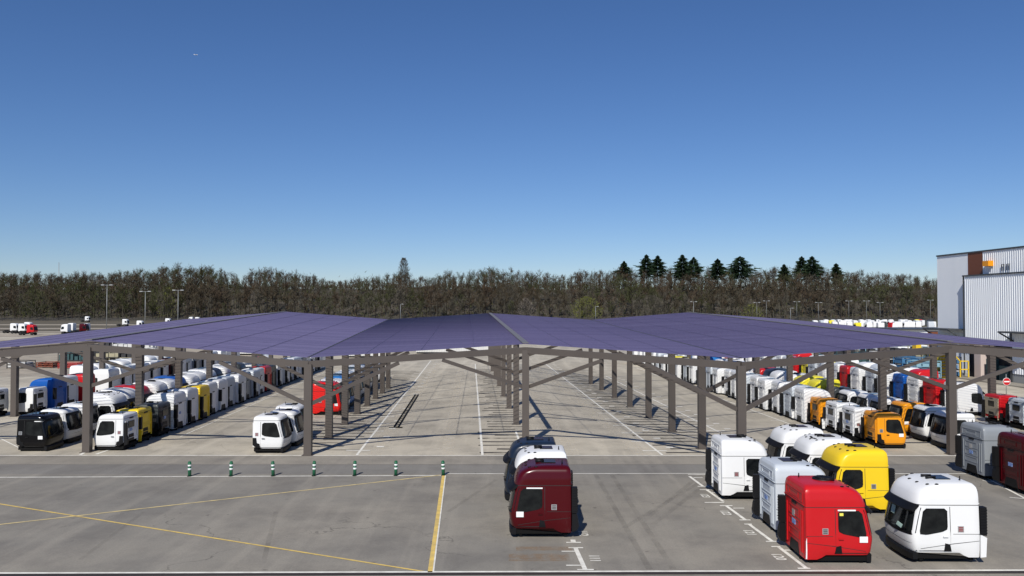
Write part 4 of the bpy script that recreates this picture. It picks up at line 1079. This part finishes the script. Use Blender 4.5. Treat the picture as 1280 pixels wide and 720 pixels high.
# back ranks reach the skyline, nearer ranks stand on lower slope
for (Yr, frac, step, j) in ((735, 0.93, 5.5, 5), (720, 1.0, 6.0, 5), (704, 0.98, 6.0, 5), (690, 0.93, 6.5, 5), (672, 0.88, 6.5, 6), (650, 0.80, 7, 6), (630, 0.75, 7, 5), (612, 0.72, 7.5, 5), (602, 0.66, 8, 5)):
    x_ = -520.0*Yr/600
    while x_ < 560*Yr/600:
        px = 640+x_*F/Yr; ty = interp(prof, px)+1.6*math.sin(px*0.11)+1.8*math.sin(px*0.047+1)+1.2*math.sin(px*0.23+2)
        Y = Yr+rn.uniform(-9, 9); zt = AT(px, ty, Y).z; bz = hz(0, Y)
        h = (zt-bz)*frac*rn.uniform(0.78, 1.06) if frac > 0.92 else (zt-bz)*frac*rn.uniform(0.8, 1.1)
        h = max(8, h); r = rn.random()
        r = 0.5+0.5*math.sin(px*0.019+Yr*0.05)*0.7+rn.uniform(-0.3, 0.3); mi = 0 if r < 0.40 else 1 if r < 0.60 else 2 if r < 0.92 else 3
        if px < 290 and r > 0.7: mi = 2
        spiky = px > 280
        bare_tree(V, Fc, Mi, V, Fc, Mi, Vector((x_, Y, bz-0.3)), h, h*(0.25 if spiky else 0.30), mi, 4 if rn.random() < 0.45 else 5, rn, 1.05 if not spiky else 0.85, (0.35 if spiky else 0.2) if Yr < 660 else 0.08)
        x_ += rn.uniform(0.6, 1.35)*step*(0.82 if not spiky else 0.95)
for k in range(30000):
    x_ = rn.uniform(-640, 700); Y = rn.uniform(690, 745); z = hz(0, Y)+abs(rn.gauss(0, 4.2))*(0.6+0.4*math.sin(x_*0.09)+0.3*math.sin(x_*0.031))
    sliver(V, Fc, Mi, Vector((x_, Y, z)), Vector((rn.gauss(0,.5), rn.gauss(0,.4), 1)), rn.uniform(1.2, 3.6), rn.uniform(0.2, 0.6), rn.choice((0, 0, 1, 2, 2, 5)), rn)
# undergrowth
for k in range(22000):
    x_ = rn.uniform(-560, 620); Y = rn.uniform(592, 690); z = hz(0, Y)+abs(rn.gauss(0, 3.2))
    sliver(V, Fc, Mi, Vector((x_, Y, z)), Vector((rn.gauss(0,.6), rn.gauss(0,.4), 1)), rn.uniform(1.2, 3.6), rn.uniform(0.25, 0.8), rn.choice((0, 1, 2, 2, 5, 5)), rn)
fo = obj('woodland', finish('woodland', V, Fc, Mi, WM), None); tag(fo, 'dense brown mass of leafless woodland behind the yards', 'woods', None, 'stuff')

# distinct forest-edge trees: six prototypes, copied
protos = []
for k in range(6):
    tv, tf, tm_, cv, cf, cm_ = [], [], [], [], [], []
    bare_tree(tv, tf, tm_, cv, cf, cm_, Vector((0,0,-0.2)), 17+k % 3*2, 3.6, [3, 0, 3, 2, 1, 3][k], 4, rn, 1.0, 0.4)
    protos.append((finish('trunk', tv, tf, tm_, WM), finish('crown', cv, cf, cm_, WM)))
first = []
for i in range(60):
    px = -20+i*20+rn.uniform(-7, 7); Y = rn.uniform(585, 598)
    k = i % 6; x_ = (px-640)*Y/F
    t = thing('bare_tree', 'pale-trunked leafless tree at the front edge of the woods', 'tree', (x_, Y, hz(0, Y)), rn.uniform(0, 6), 'leafless trees along the edge of the woods')
    sc = rn.uniform(0.75, 1.1); t.scale = (sc, sc, sc)
    obj('trunk', protos[k][0], t); obj('crown', protos[k][1], t)
def conifer(px, ty, w, Y, label):
    bz = hz(0, Y); p = AT(px, ty, Y); h = p.z-bz
    t = thing('conifer_tree', label, 'tree', (p.x, Y, bz), 0, 'dark conifers rising above the woods')
    tv, tf, tm_, cv, cf, cm_ = [], [], [], [], [], []
    trunkgeo(tv, tf, tm_, Vector((0,0,-.3)), Vector((0,0,h*.97)), .35, .05, 5, 6)
    r0 = w*Y/F/2
    for k in range(1300):
        u = rn.random()**0.8; z = h*(0.35+0.65*u) if k > 200 else h*rn.uniform(.5, 1)
        tt = (z/h-0.35)/0.65; rr = 1.5*r0*min(1, (1-max(0, tt))*1.7)**0.8*rn.uniform(0.5, 1.25)+0.25; an = rn.uniform(0, 2*math.pi)
        tier = 0.75+0.35*math.sin(z*2.1+px)
        q0 = rn.uniform(0.1, 0.8); pp = Vector((math.cos(an)*rr*q0*tier, math.sin(an)*rr*q0*tier, z))
        sliver(cv, cf, cm_, pp, Vector((math.cos(an), math.sin(an), rn.uniform(-.35, .25))), rr*0.42+0.3, rn.uniform(.6, 1.3), 7, rn)
    obj('trunk', finish('trunk', tv, tf, tm_, WM), t); obj('crown', finish('crown', cv, cf, cm_, WM), t)
for (px, ty, w, pos) in ((780,325,14,'leftmost'),(808,317,17,'second from left'),(822,318,18,'third from left, close to its twin'),(853,317,20,'fourth from left'),(867,320,18,'fifth, leaning against the fourth'),(897,322,18,'small one in the middle'),(925,319,28,'broadest one'),(1002,319,15,'left one of the right pair'),(1015,319,20,'right one of the right pair'),(980,329,12,'short one left of the right pair'),(1045,328,12,'rightmost small one')):
    conifer(px, ty+1.5, w*0.95, 690+rn.uniform(-15, 10), 'dark conifer above the bare woods, '+pos)
def special(name, px, ty, by_py, w, mi, label, n=900, Y=570, bark=4, narrow=False):
    p = AT(px, ty, Y); bz = hz(0, Y); h = p.z-bz
    t = thing(name, label, 'tree', (p.x, Y, bz)); tv, tf, tm_, cv, cf, cm_ = [], [], [], [], [], []
    trunkgeo(tv, tf, tm_, Vector((0,0,-.3)), Vector((0,0,h*.8)), .3, .06, bark, 6)
    r0 = w*Y/F/2
    for k in range(14):
        an = rn.uniform(0, 6.28); e = Vector((math.cos(an)*r0*.7, math.sin(an)*r0*.7, h*rn.uniform(.5, .95))); trunkgeo(cv, cf, cm_, Vector((0,0,h*rn.uniform(.1,.4))), e, .15, .03, bark, 3)
    for k in range(n):
        z = rn.uniform(0.12, 1.0); prof_ = math.sin(math.pi*min(1, (z*0.85+0.15))**1.1)**0.6 if not narrow else math.sin(math.pi*(z*0.9+0.05))**0.7
        rr = r0*prof_*math.sqrt(rn.random())*(1+0.2*math.sin(k)); an = rn.uniform(0, 6.28)
        sliver(cv, cf, cm_, Vector((math.cos(an)*rr, math.sin(an)*rr, z*h*0.95)), Vector((math.cos(an)*.5, math.sin(an)*.5, rn.uniform(.3, 1.2))), rn.uniform(.7, 1.6), rn.uniform(.12, .4), mi if rn.random() < .85 else bark, rn)
    obj('trunk', finish('trunk', tv, tf, tm_, WM), t); obj('crown', finish('crown', cv, cf, cm_, WM), t)
special('budding_tree', 733, 370, 398, 40, 6, 'yellow-green budding tree in front of the woods near the centre', 1300)
special('bare_bush_tree', 815, 368, 398, 36, 3, 'rounded greyish tree right of the yellow-green one', 1100)
special('bare_bush_tree', 636, 354, 395, 34, 3, 'tall greyish rounded tree behind the canopy ridge', 1100, Y=598)
special('bare_bush_tree', 657, 372, 396, 22, 8, 'small pale grey tree next to the taller greyish one', 700)
special('budding_tree', 45, 360, 398, 46, 2, 'broad olive-brown tree at the left edge of the woods', 1300, Y=585)
special('blossoming_tree', 118, 344, 380, 22, 8, 'pale blossoming tree high in the left woods', 500, Y=645)
special('blossoming_tree', 152, 352, 385, 20, 8, 'pale blossoming tree just right of the first light pole', 400, Y=630)
special('budding_tree', 210, 358, 398, 26, 6, 'slim greenish tree near the third light pole', 500, Y=590)
special('budding_tree', 940, 380, 400, 26, 6, 'low olive-green tree before the woods at right', 500, Y=560)
special('poplar_tree', 505, 321, 345, 13, 0, 'slim tall poplar sticking out above the woods', 1900, Y=700, narrow=True)

# far fence at the wood's foot, left
fn = thing('mesh_fence', 'long dark mesh fence at the foot of the woods', 'fence', (0, 548, 0))
b = bmesh.new()
for i in range(0, 160): x_ = -420+i*6; box(b, x_-0.06, x_+0.06, -0.06, 0.06, 0, 2.4)
o = obj('fence_posts', b, fn, M['rackdark']); o['kind'] = 'stuff'
b = bmesh.new()
for z in (0.3, 0.9, 1.5, 2.1): box(b, -420, 534, -0.02, 0.02, z, z+0.22)
obj('rails', b, fn, M['rackdark'])

# airliner far up
p = AT(245, 68.5, 5200); ap = thing('airplane', 'tiny white airplane high in the blue sky at left', 'airplane', tuple(p))
b = bmesh.new(); cyl(b, (-8,0,0), (9,0,0), 1.6, 1.6, 8); cyl(b, (9,0,0), (13,0,0), 1.6, 0.3, 8); cyl(b, (-14,0,.6), (-8,0,0), 0.4, 1.6, 8); obj('fuselage', b, ap, M['paper'])
b = bmesh.new(); box(b, -2, 2, -12, 12, -.3, 0); obj('wings', b, ap, M['paper'])
b = bmesh.new(); box(b, -14, -11.5, -0.2, 0.2, .5, 5); box(b, -14, -12, -4, 4, .4, .7); obj('tail', b, ap, M['paper'])

# ================================================================== LIGHT
SUN_EL, AZ = R(42), R(15)      # light travels toward +Y and a little +X
w = bpy.data.worlds.new('World'); scn.world = w; w.use_nodes = True; nt = w.node_tree
bg = nt.nodes['Background']; sky = nt.nodes.new('ShaderNodeTexSky'); sky.sky_type = 'NISHITA'; sky.sun_disc = False
sky.sun_elevation = SUN_EL; sky.sun_rotation = math.pi+AZ; sky.altitude = 600; sky.air_density = 1.0; sky.dust_density = 0.0; sky.ozone_density = 4.0
hs = nt.nodes.new('ShaderNodeHueSaturation'); hs.inputs['Saturation'].default_value = 1.12
ml = nt.nodes.new('ShaderNodeMix'); ml.data_type = 'RGBA'; ml.blend_type = 'MULTIPLY'; ml.inputs[0].default_value = 1; ml.inputs[7].default_value = (0.84, 0.895, 1.09, 1)
nt.links.new(sky.outputs[0], hs.inputs['Color']); nt.links.new(hs.outputs[0], ml.inputs[6]); nt.links.new(ml.outputs[2], bg.inputs[0]); bg.inputs[1].default_value = 0.078
sd = bpy.data.lights.new('sun', 'SUN'); so = bpy.data.objects.new('sun', sd); C.objects.link(so)
sd.energy = 4.8; sd.angle = R(0.6); sd.color = (1.0, 0.955, 0.88)
d = Vector((math.sin(AZ)*math.cos(SUN_EL), math.cos(AZ)*math.cos(SUN_EL), -math.sin(SUN_EL)))
so.rotation_euler = d.to_track_quat('-Z', 'Y').to_euler()
scn.view_settings.view_transform = 'Standard'; scn.view_settings.look = 'None'; scn.view_settings.gamma = 1; scn.view_settings.exposure = 0.0
scn.render.engine = 'CYCLES'
